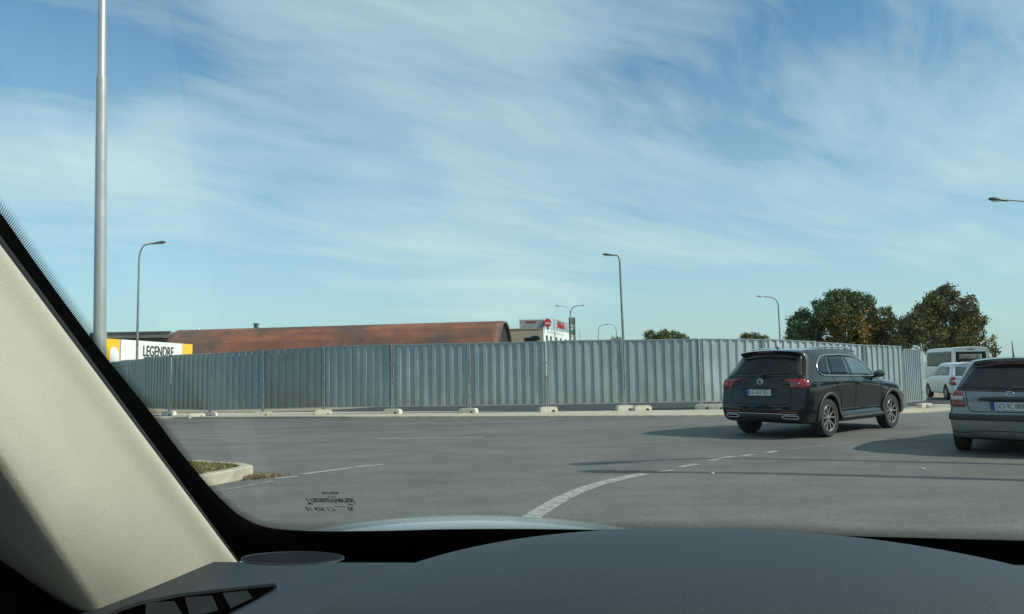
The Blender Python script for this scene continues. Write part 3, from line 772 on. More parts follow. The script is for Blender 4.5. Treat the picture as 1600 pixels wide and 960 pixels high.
# ------------------------------------------------------------------ buildings
# barrel-roofed hall
ax = Vector((-.985, .17, 0)).normalized()     # from open gable to far end
c0_ = Vector(((787 - 800) / F_PX * 98, 98, 0)); Lh = 45.0; Rr = 7.2; zb = .55
rzh = math.atan2(ax.y, ax.x)
hall = empty('hall', (c0_.x, c0_.y, 0), rzh, label='long hall with rusty red barrel roof and open arched gable behind the hoarding', cat='hall')
na = 30; nl = 60
vs, fs, uvs = [], [], []
for i in range(nl + 1):
    for k in range(na + 1):
        a = math.pi * k / na
        rr = Rr + .05 * math.sin(i * 1.7) * math.sin(a) - .10 * sst((i / nl - .9) * 10) * 0
        vs.append((Lh * i / nl, rr * math.cos(a) * .78, zb + rr * math.sin(a) * .955)); uvs.append((Lh * i / nl, Rr * a))
for i in range(nl):
    for k in range(na): fs.append((i * (na + 1) + k, i * (na + 1) + k + 1, (i + 1) * (na + 1) + k + 1, (i + 1) * (na + 1) + k))
me = bpy.data.meshes.new('roof'); me.from_pydata(vs, [], fs); ul = me.uv_layers.new()
for lp in me.loops: ul.data[lp.index].uv = uvs[lp.vertex_index]
bm = bmesh.new(); bm.from_mesh(me); bmesh.ops.recalc_face_normals(bm, faces=bm.faces); bm.to_mesh(me); bm.free()
o = link('roof', me, M['roof'], hall, smooth=30); md = o.modifiers.new('t', 'SOLIDIFY'); md.thickness = .12; md.offset = 0
b = MB()
ro, ri = Rr + .05, Rr - .16
ro_ = [(ro * math.cos(a) * .78, zb + ro * math.sin(a) * .955) for a in np.linspace(0, math.pi, 31)]; ri_ = [(ri * math.cos(a) * .78, zb + ri * math.sin(a) * .955) for a in np.linspace(0, math.pi, 31)]
b.grid([[Vector((-.25, y, z)) for y, z in ro_], [Vector((-.25, y, z)) for y, z in ri_], [Vector((.05, y, z)) for y, z in ri_]]); b.grid([[Vector((-.25, y, z)) for y, z in ro_], [Vector((.15, y, z)) for y, z in ro_]])
b.build('gable_rim', mat('weathered_rim', (.13, .11, .09), .8, var=.2), hall)
b = MB(); b.prism([(y, z) for y, z in [((Rr - .2) * math.cos(a) * .78, zb + (Rr - .2) * math.sin(a) * .95) for a in np.linspace(0, math.pi, 25)]], .2, Matrix.Rotation(R(90), 3, 'Z'), (0.3, 0, 0)); b.build('interior_shade_sheet', M['gable_shade'], hall)  # black sheet paints the shade of the open hall inside the gable
b = MB(); b.prism([(y, z) for y, z in [((Rr - .2) * math.cos(a) * .78, zb + (Rr - .2) * math.sin(a) * .95) for a in np.linspace(0, math.pi, 25)]], .2, Matrix.Rotation(R(90), 3, 'Z'), (Lh - .4, 0, 0)); b.build('end_wall', M['brick'], hall)
b = MB(); b.box((34, .2, 7.55), (.45, .45, .8)); b.box((34, .2, 8.05), (.65, .65, .14)); b.build('chimney', M['steel_dark'], hall)
b = MB(); b.tube([(42.6, 0, 7.3), (42.6, 0, 7.75)], .12, 8); b.build('vent', M['white_board'], hall)
b = MB()
for k in range(45): b.box((.5 + k, 0, zb + Rr * .955 + .05), (.98, .34, .05))
b.build('ridge_cap', mat('pale_ridge', (.36, .19, .13), .85, var=.3, vscale=.6), hall)

# low flat-roofed building at the left
X = lambda px, D: (px - 800) / F_PX * D
fb = empty('flat_roofed_building', (X(222, 118), 118, 0), .0, label='low grey flat roofed building left of the rusty hall', cat='building')
b = MB(); b.box((0, 3, 3.5), (10.0, 6, 7.0)); b.build('wall', mat('grey_render', (.16, .16, .155), .85, var=.2, vscale=.5), fb)
b = MB(); b.box((0.0, 2.6, 7.5), (9.6, 8, .85)); b.box((0.0, -1.45, 7.98), (9.9, .3, .12)); b.build('roof', M['flat_roof'], fb)
b = MB(); b.box((5.25, -.5, 3.8), (.8, 1.6, 7.6)); b.build('brick_pier', M['brick'], fb)
for k in range(5):
    b = MB(); b.box((-4.2 + k * 2.0, -.03, 4.2), (1.3, .08, 1.0)); b.build('window', M['dark_window'], fb)

# tan and white building with roof signs
D0 = 140.0
tb = empty('shop_building', (X(848, D0), D0, 0), 0, label='tan and white flat building with red and grey signs on its roof', cat='building')
b = MB(); b.box((-5.0, 7, 4.3), (10.0, 14, 8.55)); b.box((-5.0, 0.0, 8.62), (10.2, .3, .12)); b.build('tan_wall', M['tan_wall'], tb)
# white flank running away to the right
wl = Vector((6.5, 30, 0)); n_ = 1
b = MB()
b.add([(0.05, 0, 0), (0.05, 0, 8.9), (8.2, 34, 8.9), (8.2, 34, 0), (-.0, 14, 0), (0, 14, 8.9), (7.0, 36, 8.9), (7, 36, 0)], [(0, 3, 2, 1), (1, 2, 6, 5), (0, 1, 5, 4), (4, 5, 6, 7), (2, 3, 7, 6)])
b.build('white_wall', M['white_wall'], tb)
fd = Vector((8.15, 34, 0)).normalized(); fnm = Vector((fd.y, -fd.x, 0))
Mf = Matrix((fd, -fnm, Vector((0, 0, 1)))).transposed()
for k, s in enumerate((3, 7, 13, 18, 24, 29)):
    b = MB(); c = fd * s + fnm * .06 + Vector((.05, 0, 6.6)); b.box(c, (1.4, .1, 1.7), Mf); b.build('window', M['dark_window'], tb)
b = MB(); b.box((-2.3, -.03, 6.55), (2.2, .1, .9)); b.prism([(-1.1, 0), (1.1, 0), (.8, .55), (.2, .75), (-.6, .6)], .1, c=(-1.6, -.1, 6.6)); b.build('window', M['dark_window'], tb)
b = MB(); b.box((-7.6, -.05, 6.7), (1.5, .08, .4)); b.build('small_sign', M['steel_dark'], tb)
# sign boards on the roof
sg = empty('roof_sign', (X(831, D0), D0 + 1, 8.68), 0, label='grey rooftop board with a dark red stripe, left of the round red sign', cat='sign')
b = MB(); b.box((0, 0, .85), (4.6, .25, 1.55)); b.build('board', M['grey_sign'], sg)
b = MB(); b.box((-.2, -.14, 1.2), (1.9, .06, .38)); b.build('red_stripe', mat('dull_red', (.22, .04, .04), .5), sg)
b = MB()
for x in np.linspace(-2.2, 2.6, 9): b.tube([(x, .3, -.1), (x, .3, 1.9)], .06, 6)
b.build('lattice', M['lamp_head'], sg)
sg = empty('round_sign', (X(855.5, D0), D0 + .5, 8.7), 0, label='round red sign with a white mark on the roof of the tan building', cat='sign')
b = MB(); b.prism([(.66 * math.cos(a), .95 + .82 * math.sin(a)) for a in np.linspace(0, 2 * math.pi, 24, endpoint=False)], .3); b.build('disc', M['red_sign'], sg, smooth=40)
b = MB(); b.tube([(-.45, -.17, .95), (-.2, -.17, .75), (.05, -.17, 1.0), (.2, -.17, .7), (.5, -.17, .85)], .09, 6); b.build('mark', M['white_board'], sg)
b = MB(); b.box((0, .2, -.1), (.3, .2, .5)); b.build('bracket', M['steel_dark'], sg)
sg = empty('lattice_sign', (X(877, 152), 152, 8.9), math.atan2(34, 8.15), label='openwork steel sign with red letters on the roof of the white flank', cat='sign')
b = MB()
for x in np.linspace(-9, 9, 13): b.tube([(x, 0, -.2), (x, 0, 1.7)], .05, 6)
for z in (.2, .9, 1.6): b.tube([(-9, 0, z), (9, 0, z)], .04, 6)
b.build('lattice', M['lamp_head'], sg)
b = MB()
for x in (-4.6, -3.0, -1.2, .6, 2.2):
    b.tube([(x - .5, -.1, .2), (x, -.1, 1.5), (x + .5, -.1, .25)], .09, 6)
b.build('letters', M['red_sign'], sg)
tw = empty('lattice_tower', (X(893.5, 150), 150, 0), .3, label='dark square lattice tower standing behind the white building', cat='tower')
b = MB()
for sx in (-.42, .42):
    for sy in (-.42, .42): b.tube([(sx, sy, 0), (sx, sy, 11.2)], .09, 6)
for z in np.arange(6.5, 11, .9): b.box((0, 0, z), (.95, .95, .09)); b.tube([(-.42, -.42, z), (.42, -.42, z + .9)], .06, 5); b.tube([(.42, -.42, z), (.42, .42, z + .9)], .06, 5)
b.build('frame', M['steel_dark'], tw)
b = MB(); b.box((0, 0, 10.5), (.8, .7, 1.3)); b.build('cabinet', M['steel_dark'], tw)
b = MB(); b.box((0, 0, 8.3), (.8, .7, .9)); b.build('cabinet', M['steel_dark'], tw)

# ------------------------------------------------------------------ trees
def tree(px0, D, lobes, cols, n_per_m2, leaf, label, trunk_r=.35, seed=1, group=None, zlow=None):
    """lobes: (px, py, radius px) silhouette spheres, placed at depth D with their own depth jitter"""
    rng = random.Random(seed); X0 = X(px0, D); root = empty('tree', (X0, D, gz(X0, D)), 0, label=label, cat='tree', group=group)
    g = gz(X0, D)
    vs, fs, cc = [], [], []
    lob = []
    for (a, b_, r_) in lobes:
        p = PD(a, b_, D); rr = r_ * D / F_PX; lob.append((Vector((p.x - X0, rng.uniform(-.9, .9) * rr * .8, p.z - g)), rr))
    zt = min(p.z for p, r_ in lob)
    # trunk with limbs
    tb_ = MB(); top = Vector((0, 0, zt + .6)); tb_.tube([(0, 0, -.1), (trunk_r * .2, .05, zt * .4), (0, 0, zt * .8), top], [trunk_r * 1.25, trunk_r, trunk_r * .85, trunk_r * .6], 10)
    for p, r_ in lob:
        st = Vector((0, 0, zt * rng.uniform(.55, .95))); mid = st.lerp(p, .5) + Vector((0, 0, -.3))
        tb_.tube([st, mid, p], [trunk_r * .4, trunk_r * .25, trunk_r * .1], 6)
    tb_.build('trunk', M['bark'], root, smooth=50)
    memo = {}
    def shade_of(p, rng):
        k_ = tuple(p)
        if k_ not in memo: memo[k_] = rng.uniform(.62, 1.45)
        return memo[k_]
    subs = []
    for p, r_ in lob:
        subs.append((p, r_ * .80))
        for _ in range(max(6, int(9 * (r_ / 1.6)))):
            d_ = Vector((rng.gauss(0, 1), rng.gauss(0, 1), rng.gauss(.15, 1))).normalized(); subs.append((p + d_ * r_ * rng.uniform(.6, .78), r_ * rng.uniform(.24, .38)))
    for p, r_ in subs:
        area = 4 * math.pi * r_ * r_
        ncl = int(area * n_per_m2)
        for _ in range(ncl):
            th = math.acos(rng.uniform(-1, 1)); ph = rng.uniform(0, 2 * math.pi); rad = r_ * rng.uniform(.80, 1.04)
            q = p + Vector((math.sin(th) * math.cos(ph), math.sin(th) * math.sin(ph), math.cos(th) * .95)) * rad
            cs = rng.uniform(.7, 1.35) * leaf * 2.2
            base = rng.choice(cols(q, p, rng)); sh = rng.uniform(.8, 1.2) * shade_of(p, rng)
            for _k in range(rng.randint(7, 12)):
                c = q + Vector((rng.gauss(0, 1), rng.gauss(0, 1), rng.gauss(0, .8))) * cs * .5
                nrm = (Vector((rng.gauss(0, 1), rng.gauss(0, 1), rng.gauss(.3, 1)))).normalized(); u = nrm.orthogonal().normalized(); v = nrm.cross(u)
                s = leaf * rng.uniform(.5, 1.1); k = len(vs)
                vs += [c - u * s, c + v * s * .6, c + u * s, c - v * s * .6]; fs.append((k, k + 1, k + 2, k + 3))
                j = sh * rng.uniform(.8, 1.2); cc.append((base[0] * j, base[1] * j, base[2] * j, 1))
    me = bpy.data.meshes.new('crown'); me.from_pydata([tuple(v) for v in vs], [], fs)
    at = me.attributes.new('leafcol', 'FLOAT_COLOR', 'FACE'); at.data.foreach_set('color', np.array(cc, dtype=np.float32).ravel())
    link('crown', me, M['leaf'], root)
    return root
GR = [(.105, .145, .058), (.085, .125, .052), (.13, .15, .06)]
BR = [(.26, .15, .045), (.22, .14, .045), (.17, .135, .045)]
OL = [(.15, .145, .066), (.12, .12, .058), (.18, .16, .07)]
def cols1(q, p, r):
    f = math.exp(-((q.x - 1.8) / 3.8) ** 2 - ((q.z - 6.0) / 2.4) ** 2) * 1.1
    return BR if r.random() < f * .95 else GR
def cols2(q, p, r): return BR[2:] + OL if r.random() < .5 else OL
def cols3(q, p, r): return GR + OL
tree(1318, 105, [(1262, 510, 28), (1250, 525, 20), (1290, 492, 27), (1300, 466, 15), (1325, 470, 20), (1312, 490, 30), (1390, 535, 20), (1240, 533, 14), (1345, 486, 26), (1338, 466, 14), (1357, 470, 12), (1372, 500, 24), (1385, 518, 17), (1330, 520, 32), (1290, 525, 28), (1360, 528, 24), (1281, 476, 10)],
     cols1, 3.4, .19, 'broad autumn tree with an orange patch, left of the two big trees', seed=2, group='trees beyond the hoarding')
tree(1470, 100, [(1430, 512, 26), (1415, 525, 18), (1450, 492, 24), (1480, 466, 22), (1487, 455, 14), (1468, 480, 24), (1500, 484, 20), (1510, 505, 24), (1530, 500, 14), (1478, 512, 32), (1525, 525, 22), (1445, 532, 24), (1500, 530, 26), (1407, 508, 10), (1408, 535, 20)],
     cols2, 3.4, .19, 'dark brownish tree behind the minibus, right of the two big trees', seed=5, group='trees beyond the hoarding')
tree(1552, 92, [(1549, 540, 12), (1545, 552, 14), (1555, 550, 8), (1550, 530, 8)], cols2, 2.2, .17, 'small bushy tree at the right foot of the big brownish tree', .15, seed=6, group='trees beyond the hoarding')
srcs = [o for o in bpy.data.objects if o.name.startswith('tree') and o.parent is None]
for k, (x, y, sc) in enumerate(((52, -6, .9), (57, 6, 1.0), (54, 19, .85), (60, 31, 1.0), (63, 43, .9), (-46, -12, .9), (-50, 2, 1.0), (-47, -26, .85), (56, -20, 1.0), (-52, 15, .8), (20, -42, 1.0), (5, -46, .9), (-14, -44, 1.0))):
    c = copy_tree(srcs[k % 2]); c.location = (x, y, 0); c.scale = (sc, sc, sc); c.rotation_euler = (0, 0, k * 1.3); tag(c, 'leafy tree standing outside the view round the junction', 'tree', 'trees outside the view')  # unseen trees, added so the car bodies have something dark to reflect
tree(1038, 150, [(1016, 527, 11), (1036, 527, 13), (1055, 528, 12), (1066, 531, 8), (1030, 535, 14)], cols3, 3.2, .24, 'small rounded green tree just right of the tall middle lamp post', .3, seed=7, group='trees beyond the hoarding')
tree(1178, 160, [(1164, 531, 10), (1180, 530, 10), (1194, 533, 8)], cols3, 3.2, .24, 'low distant treetop peeping over the hoarding above the dark car', .3, seed=8, group='trees beyond the hoarding')
tree(963, 170, [(960, 531, 5), (968, 531, 5)], cols3, 2, .24, 'tiny distant bush at the foot of the tall middle lamp post', .2, seed=9, group='trees beyond the hoarding')

# ------------------------------------------------------------------ vehicles
def loft_body(st, nl=4, ns=7, nt=18):
    """st: stations from tail to nose; each {'L': [(w, y, z) x 8], 'bul': b, 'crown': c}"""
    lev = [crom([Vector(p) for p in s['L']], nl) for s in st]       # each (w,y,z)
    n_l = len(lev[0]); K = []
    cols = [crom([lev[k][j] for k in range(len(st))], ns) for j in range(n_l)]
    bul = crom([Vector((s.get('bul', 0), s.get('crown', .04), 0)) for s in st], ns)
    nk = len(cols[0]); ts = np.linspace(1, -1, nt)
    def cross(k, j, t, top):
        p = cols[j][k]; q = 1 - t * t
        return Vector((p.x * t, p.y - bul[k].x * q, p.z + (bul[k].y * q if top else 0)))
    b = MB(); rings = []
    for k in range(nk):
        r = [Vector((cols[j][k].x, cols[j][k].y, cols[j][k].z)) for j in range(n_l - 1)]
        r += [cross(k, n_l - 1, t, True) for t in ts]
        r += [Vector((-cols[j][k].x, cols[j][k].y, cols[j][k].z)) for j in range(n_l - 2, 0, -1)]
        r += [cross(k, 0, t, False) for t in -ts]
        rings.append(r)
    b.grid(rings)
    for k in (0, nk - 1):
        b.grid([[cross(k, j, t, j == n_l - 1) for t in ts] for j in range(n_l)])
    bm = bmesh.new(); me = b.mesh('body'); bm.from_mesh(me)
    bmesh.ops.remove_doubles(bm, verts=bm.verts, dist=5e-4); bmesh.ops.recalc_face_normals(bm, faces=bm.faces)
    bm.to_mesh(me); bvh = BVHTree.FromBMesh(bm); bm.free()
    return me, bvh
class Car:
    def __init__(s, root, me, bvh, paint):
        s.root = root; s.bvh = bvh
        s.body = link('body', me, paint, root, smooth=38)
    def arches(s, spec):
        b = MB()
        for y, r, z, x0 in spec:
            for sx in (-1, 1):
                n = 40; ring = [(y + r * math.cos(a), z + r * math.sin(a)) for a in [2 * math.pi * k / n for k in range(n)]]
                vs = [(sx * x0, u, v) for u, v in ring] + [(sx * 1.6, u, v) for u, v in ring]
                b.add(vs, [tuple(range(n)), tuple(reversed(range(n, 2 * n)))] + [(k, n + k, n + (k + 1) % n, (k + 1) % n) for k in range(n)])
        cut = b.build('cut', None)
        s.body.parent = None
        md = s.body.modifiers.new('b', 'BOOLEAN'); md.operation = 'DIFFERENCE'; md.object = cut; md.solver = 'EXACT'
        dg = bpy.context.evaluated_depsgraph_get(); me = bpy.data.meshes.new_from_object(s.body.evaluated_get(dg))
        s.body.modifiers.clear(); s.body.data = me; bpy.data.objects.remove(cut)
        for p in me.polygons: p.use_smooth = True
        me.set_sharp_from_angle(angle=R(38)); s.body.parent = s.root
    def hit(s, axis, p, off):
        if axis == 'rear': o, d = Vector((p[0], -3, p[1])), Vector((0, 1, 0))
        elif axis == 'right': o, d = Vector((3, p[0], p[1])), Vector((-1, 0, 0))
        elif axis == 'left': o, d = Vector((-3, p[0], p[1])), Vector((1, 0, 0))
        elif axis == 'top': o, d = Vector((p[0], p[1], 4)), Vector((0, 0, -1))
        elif axis == 'front': o, d = Vector((p[0], 20, p[1])), Vector((0, -1, 0))
        h = s.bvh.ray_cast(o, d)
        if h[0] is None:
            h = s.bvh.find_nearest(o + d * 3)
        n = h[1]
        if n.dot(d) > 0: n = -n
        return h[0] + n * off
    def patch(s, name, axis, lower, upper, m, nu=24, nv=8, off=.004, th=.006, parent=None, **kw):
        lo = resample([Vector((p[0], p[1], 0)) for p in lower], nu); up = resample([Vector((p[0], p[1], 0)) for p in upper], nu)
        b = MB(); b.grid([[s.hit(axis, a.lerp(c, t), off) for a, c in zip(lo, up)] for t in np.linspace(0, 1, nv)])
        o = b.build(name, m, parent or s.root, smooth=40, **kw)
        md = o.modifiers.new('t', 'SOLIDIFY'); md.thickness = th; md.offset = 0
        return o
    def line(s, name, axis, pts, w, m, off=.003, th=.004, parent=None, n=24):
        P = resample([Vector((p[0], p[1], 0)) for p in pts], n); a, c = [], []
        for i, p in enumerate(P):
            t = (P[min(i + 1, n - 1)] - P[max(i - 1, 0)]).normalized(); q = Vector((-t.y, t.x, 0)) * w / 2; a.append(p + q); c.append(p - q)
        return s.patch(name, axis, a, c, m, n, 2, off, th, parent)
    def both(s, name, lower, upper, m, sides=('right', 'left'), **kw):
        return [s.patch(name, ax, lower, upper, m, **kw) for ax in sides]
def wheel(parent, x, y, r, w, m_rim, spokes=5, sx=1, double=True, rim_r=None):
    root = empty('wheel', (x, y, r)); root.parent = parent
    rr = rim_r or r * .70
    b = MB(); W = w / 2
    prof = [(rr * .97, W * .80), (rr * 1.02, W * .95), (r * .86, W * 1.0), (r * .955, W * .93), (r, W * .70), (r, -W * .70), (r * .955, -W * .93), (r * .86, -W), (rr, -W * .9), (rr * .9, -W * .9)]
    b.lathe([(a, c * sx) for a, c in prof], 48); b.build('tyre', M['rubber'], root, smooth=35)
    b = MB(); b.lathe([(a, c * sx) for a, c in ((rr * .99, W * .82), (rr * .93, W * .84), (rr * .90, W * .70), (rr * .88, W * .1), (.01, W * .05))], 40); b.build('brake_backing', M['dark_alloy'], root, smooth=35)
    b = MB(); b.lathe([(a, c * sx) for a, c in ((rr * 1.0, W * .84), (rr * .97, W * .90), (rr * .91, W * .86), (rr * .90, W * .6))], 48)
    b.lathe([(a, c * sx) for a, c in ((rr * .20, W * .4), (rr * .19, W * .72), (rr * .10, W * .80), (.002, W * .80))], 20)
    for k in range(spokes):
        a0 = 2 * math.pi * k / spokes + .3
        for da in ((-.17, .17) if double else (0,)):
            a = a0 + da
            for i in range(1):
                p0 = Vector((W * .68 * sx, rr * .14 * math.cos(a0), rr * .14 * math.sin(a0))); p1 = Vector((W * .74 * sx, rr * .93 * math.cos(a + da * .7), rr * .93 * math.sin(a + da * .7)))
                t = (p1 - p0).normalized(); side = t.cross(Vector((1, 0, 0))).normalized(); wd = rr * (.045 if double else .10)
                o_ = Vector((W * .10 * sx, 0, 0))
                vs = [p0 + side * wd, p0 - side * wd, p1 - side * wd * 1.5, p1 + side * wd * 1.5]; vs += [v - o_ * 2 for v in vs]
                b.add(vs, [(0, 1, 2, 3), (7, 6, 5, 4), (0, 4, 5, 1), (1, 5, 6, 2), (2, 6, 7, 3), (3, 7, 4, 0)])
    b.build('rim', m_rim, root, smooth=30)
    return root
def plate(car, txt, c, w=.52, h=.11, tilt=0.0, off=.02, blue_r=False):
    p = car.hit('rear', (c[0], c[1]), 0)
    root = empty('number_plate', (p.x, p.y - off, p.z)); root.parent = car.root; root.rotation_euler = (R(tilt), 0, 0)
    b = MB(); b.box((0, 0, 0), (w + .02, .012, h + .02), bev=.004); b.build('plate_holder', M['black_gloss'], root)
    b = MB(); b.box((0.0, -.009, 0), (w, .006, h)); b.build('plate_face', M['plate_white'], root)
    b = MB(); b.box((-w / 2 + .023, -.0145, 0), (.044, .004, h)); b.build('blue_band', M['plate_blue'], root)
    if blue_r:
        b = MB(); b.box((w / 2 - .023, -.0145, 0), (.044, .004, h)); b.build('blue_band', M['plate_blue'], root)
    me = text_mesh(txt, h * .95); me.transform(Matrix.Rotation(R(90), 4, 'X'))
    o = link('plate_characters', me, M['plate_text'], root); xs = [v.co.x for v in me.vertices]; wd = max(xs) - min(xs); o.scale = ((w - (.12 if blue_r else .075)) / wd, 1, 1); o.location = ((.0 if blue_r else .025), -.0155, 0)
    return root

# ---- dark SUV
SUV_POS, SUV_HEAD = (4.70, 14.72), 49.0
root = empty('suv', (SUV_POS[0], SUV_POS[1], 0), -R(SUV_HEAD), label='dark grey SUV with red tail lamps and silver roof rails turning right on the road', cat='car')
st = [
 {'L': [(.62, .20, .33), (.78, .07, .335), (.835, .00, .50), (.85, .045, .80), (.845, .085, 1.02), (.80, .17, 1.155), (.655, .44, 1.50), (.60, .33, 1.605)], 'bul': .09, 'crown': .045},
 {'L': [(.66, .30, .28), (.845, .17, .31), (.895, .11, .52), (.905, .15, .80), (.90, .20, 1.02), (.845, .28, 1.155), (.695, .52, 1.525), (.625, .47, 1.625)], 'bul': .06, 'crown': .045},
 {'L': [(.70, .62, .25), (.875, .55, .30), (.918, .50, .52), (.928, .52, .80), (.915, .54, 1.03), (.86, .60, 1.15), (.715, .72, 1.545), (.632, .70, 1.645)], 'bul': .0, 'crown': .04},
 {'L': [(.70, 1.3, .24), (.925, 1.3, .33), (.885, 1.3, .50), (.918, 1.3, .80), (.920, 1.3, 1.03), (.862, 1.32, 1.125), (.725, 1.35, 1.555), (.635, 1.35, 1.665)], 'bul': .0, 'crown': .035},
 {'L': [(.70, 2.1, .24), (.925, 2.1, .33), (.885, 2.1, .50), (.915, 2.1, .80), (.920, 2.1, 1.02), (.862, 2.1, 1.10), (.722, 2.1, 1.54), (.635, 2.1, 1.66)], 'bul': -.02, 'crown': .035},
 {'L': [(.70, 2.6, .24), (.925, 2.6, .33), (.885, 2.6, .50), (.915, 2.6, .80), (.918, 2.6, 1.00), (.862, 2.58, 1.08), (.705, 2.50, 1.50), (.63, 2.50, 1.615)], 'bul': -.06, 'crown': .035},
 {'L': [(.70, 3.0, .24), (.925, 3.0, .33), (.885, 3.0, .50), (.918, 3.0, .80), (.915, 3.0, .98), (.865, 3.0, 1.055), (.765, 3.0, 1.24), (.69, 2.98, 1.33)], 'bul': -.12, 'crown': .03},
 {'L': [(.70, 3.45, .25), (.875, 3.45, .30), (.915, 3.45, .52), (.925, 3.45, .78), (.908, 3.45, .95), (.865, 3.45, 1.00), (.80, 3.42, 1.035), (.70, 3.38, 1.06)], 'bul': -.10, 'crown': .03},
 {'L': [(.70, 4.0, .26), (.870, 4.0, .31), (.905, 4.0, .52), (.91, 4.0, .76), (.89, 4.0, .89), (.84, 4.0, .95), (.74, 4.0, .985), (.60, 4.0, 1.0)], 'bul': -.02, 'crown': .03},
 {'L': [(.66, 4.32, .27), (.82, 4.33, .31), (.85, 4.34, .50), (.85, 4.32, .70), (.82, 4.30, .82), (.76, 4.28, .88), (.66, 4.27, .91), (.52, 4.27, .925)], 'bul': -.06, 'crown': .02},
 {'L': [(.58, 4.42, .28), (.70, 4.46, .32), (.74, 4.48, .48), (.73, 4.46, .66), (.70, 4.43, .77), (.65, 4.40, .83), (.56, 4.38, .86), (.44, 4.37, .875)], 'bul': -.08, 'crown': .02},
]
me, bvh = loft_body(st)
C = Car(root, me, bvh, M['suv_paint'])
RA, FA, WR = .88, 3.60, .358
C.arches([(RA, .415, .37, .58), (FA, .415, .37, .58)])
# rear window and surround
C.patch('rear_window_surround', 'rear', [(-.765, 1.165), (0, 1.150), (.765, 1.165)], [(-.615, 1.545), (0, 1.575), (.615, 1.545)], M['black_gloss'], 30, 10, .003)
C.patch('rear_window', 'rear', [(-.70, 1.185), (0, 1.175), (.70, 1.185)], [(-.565, 1.50), (0, 1.525), (.565, 1.50)], M['glass_dark'], 30, 10, .008)
# roof spoiler
b = MB(); rws = []
for x in np.linspace(-.60, .60, 17):
    q = 1 - (x / .60) ** 2; zt = 1.602 + .048 * q
    rws.append([Vector((x, .56 - .03 * q, zt + .012)), Vector((x, .345 - .08 * q, zt - .004)), Vector((x, .325 - .08 * q, zt - .02)), Vector((x, .345 - .08 * q, zt - .036)), Vector((x, .50, zt - .06))])
b.grid(rws); b.build('roof_spoiler', M['suv_paint'], root, smooth=40)
b = MB(); b.box((0, .243, 1.630), (.34, .012, .018), bev=.003); b.build('third_brake_light', M['red_lamp'], root)
b = MB(); b.tube([(0, .03, 1.175), (.05, .05, 1.20), (.36, .10, 1.215), (.40, .115, 1.205)], [.022, .016, .011, .007], 8); b.build('rear_wiper', M['plastic'], root, smooth=40)
# tail lamps
for s in (-1, 1):
    la = C.patch('tail_lamp', 'rear', [(s * .70, .955), (s * .80, .93), (s * .845, .935)], [(s * .70, 1.075), (s * .78, 1.10), (s * .838, 1.095)], M['red_lamp'], 14, 8, .012, .02)
    la2 = C.patch('tail_lamp', 'right' if s > 0 else 'left', [(.02, .935), (.12, .95), (.17, 1.0)], [(.06, 1.10), (.13, 1.10), (.19, 1.07)], M['red_lamp'], 10, 6, .010, .016)
    C.patch('tailgate_lamp', 'rear', [(s * .48, 1.01), (s * .685, .995)], [(s * .47, 1.045), (s * .685, 1.06)], M['deep_red_lamp'], 10, 4, .008, .012)
    lr = [(s * (.765 + .045 * math.cos(a)), 1.02 + .05 * math.sin(a)) for a in np.linspace(0, 2 * math.pi, 20)]
    C.line('lamp_ring', 'rear', lr, .022, M['black_gloss'] if 0 else mat('bright_red_ring', (.5, .02, .02), .15, coat=.6), .026, .008, n=24)
    b = MB(); p = C.hit('rear', (s * .765, 1.02), .024); b.ball(p, (.022, .012, .022), 12, 8); b.build('reversing_lamp', M['clear_lamp'], root, smooth=60)
    C.patch('bumper_reflector', 'rear', [(s * .42, .485), (s * .74, .480)], [(s * .42, .505), (s * .74, .510)], M['red_lamp'], 10, 3, .010, .012)
    # exhaust trim
    C.line('exhaust_trim', 'rear', [(s * .44, .40), (s * .50, .435), (s * .74, .430), (s * .77, .41), (s * .74, .385), (s * .50, .385), (s * .44, .40)], .014, M['chrome'], .014, .01)
    C.patch('exhaust_opening', 'rear', [(s * .47, .395), (s * .74, .395)], [(s * .50, .425), (s * .73, .420)], M['cabin_black'], 8, 3, .010, .008)
C.line('bumper_trim', 'rear', [(-.74, .46), (-.50, .455), (-.42, .465), (.42, .465), (.50, .455), (.74, .46)], .012, M['chrome'], .010, .008, n=40)
C.patch('lower_bumper', 'rear', [(-.76, .345), (0, .345), (.76, .345)], [(-.78, .445), (0, .45), (.78, .445)], M['plastic'], 30, 4, .006, .01)
C.line('tailgate_seam', 'rear', [(-.60, 1.06), (-.59, .95), (-.64, .78), (-.60, .67), (-.50, .635), (.50, .635), (.60, .67), (.64, .78), (.59, .95), (.60, 1.06)], .009, M['cabin_black'], .0025, .003, n=60)
C.line('bumper_seam', 'rear', [(-.84, .70), (-.7, .62), (-.5, .585), (.5, .585), (.7, .62), (.84, .70)], .008, M['cabin_black'], .0025, .003, n=40)
C.line('plate_recess', 'rear', [(-.36, .93), (-.33, .78), (.33, .78), (.36, .93), (.0, .945), (-.36, .93)], .008, M['cabin_black'], .0025, .003, n=50)
plate(C, 'KS·107 ES·1', (0, .855), .52, .11, 0, .012)
# badge
p = C.hit('rear', (0, 1.055), .008); b = MB(); b.tube([Vector((p.x + .058 * math.cos(a), p.y, p.z + .048 * math.sin(a))) for a in np.linspace(0, 2 * math.pi, 25)], .010, 8, False); b.tube([Vector((p.x - .05, p.y, p.z - .01)), Vector((p.x, p.y - .004, p.z + .02)), Vector((p.x + .05, p.y, p.z - .01))], .007, 6); b.build('badge', M['chrome'], root, smooth=50)
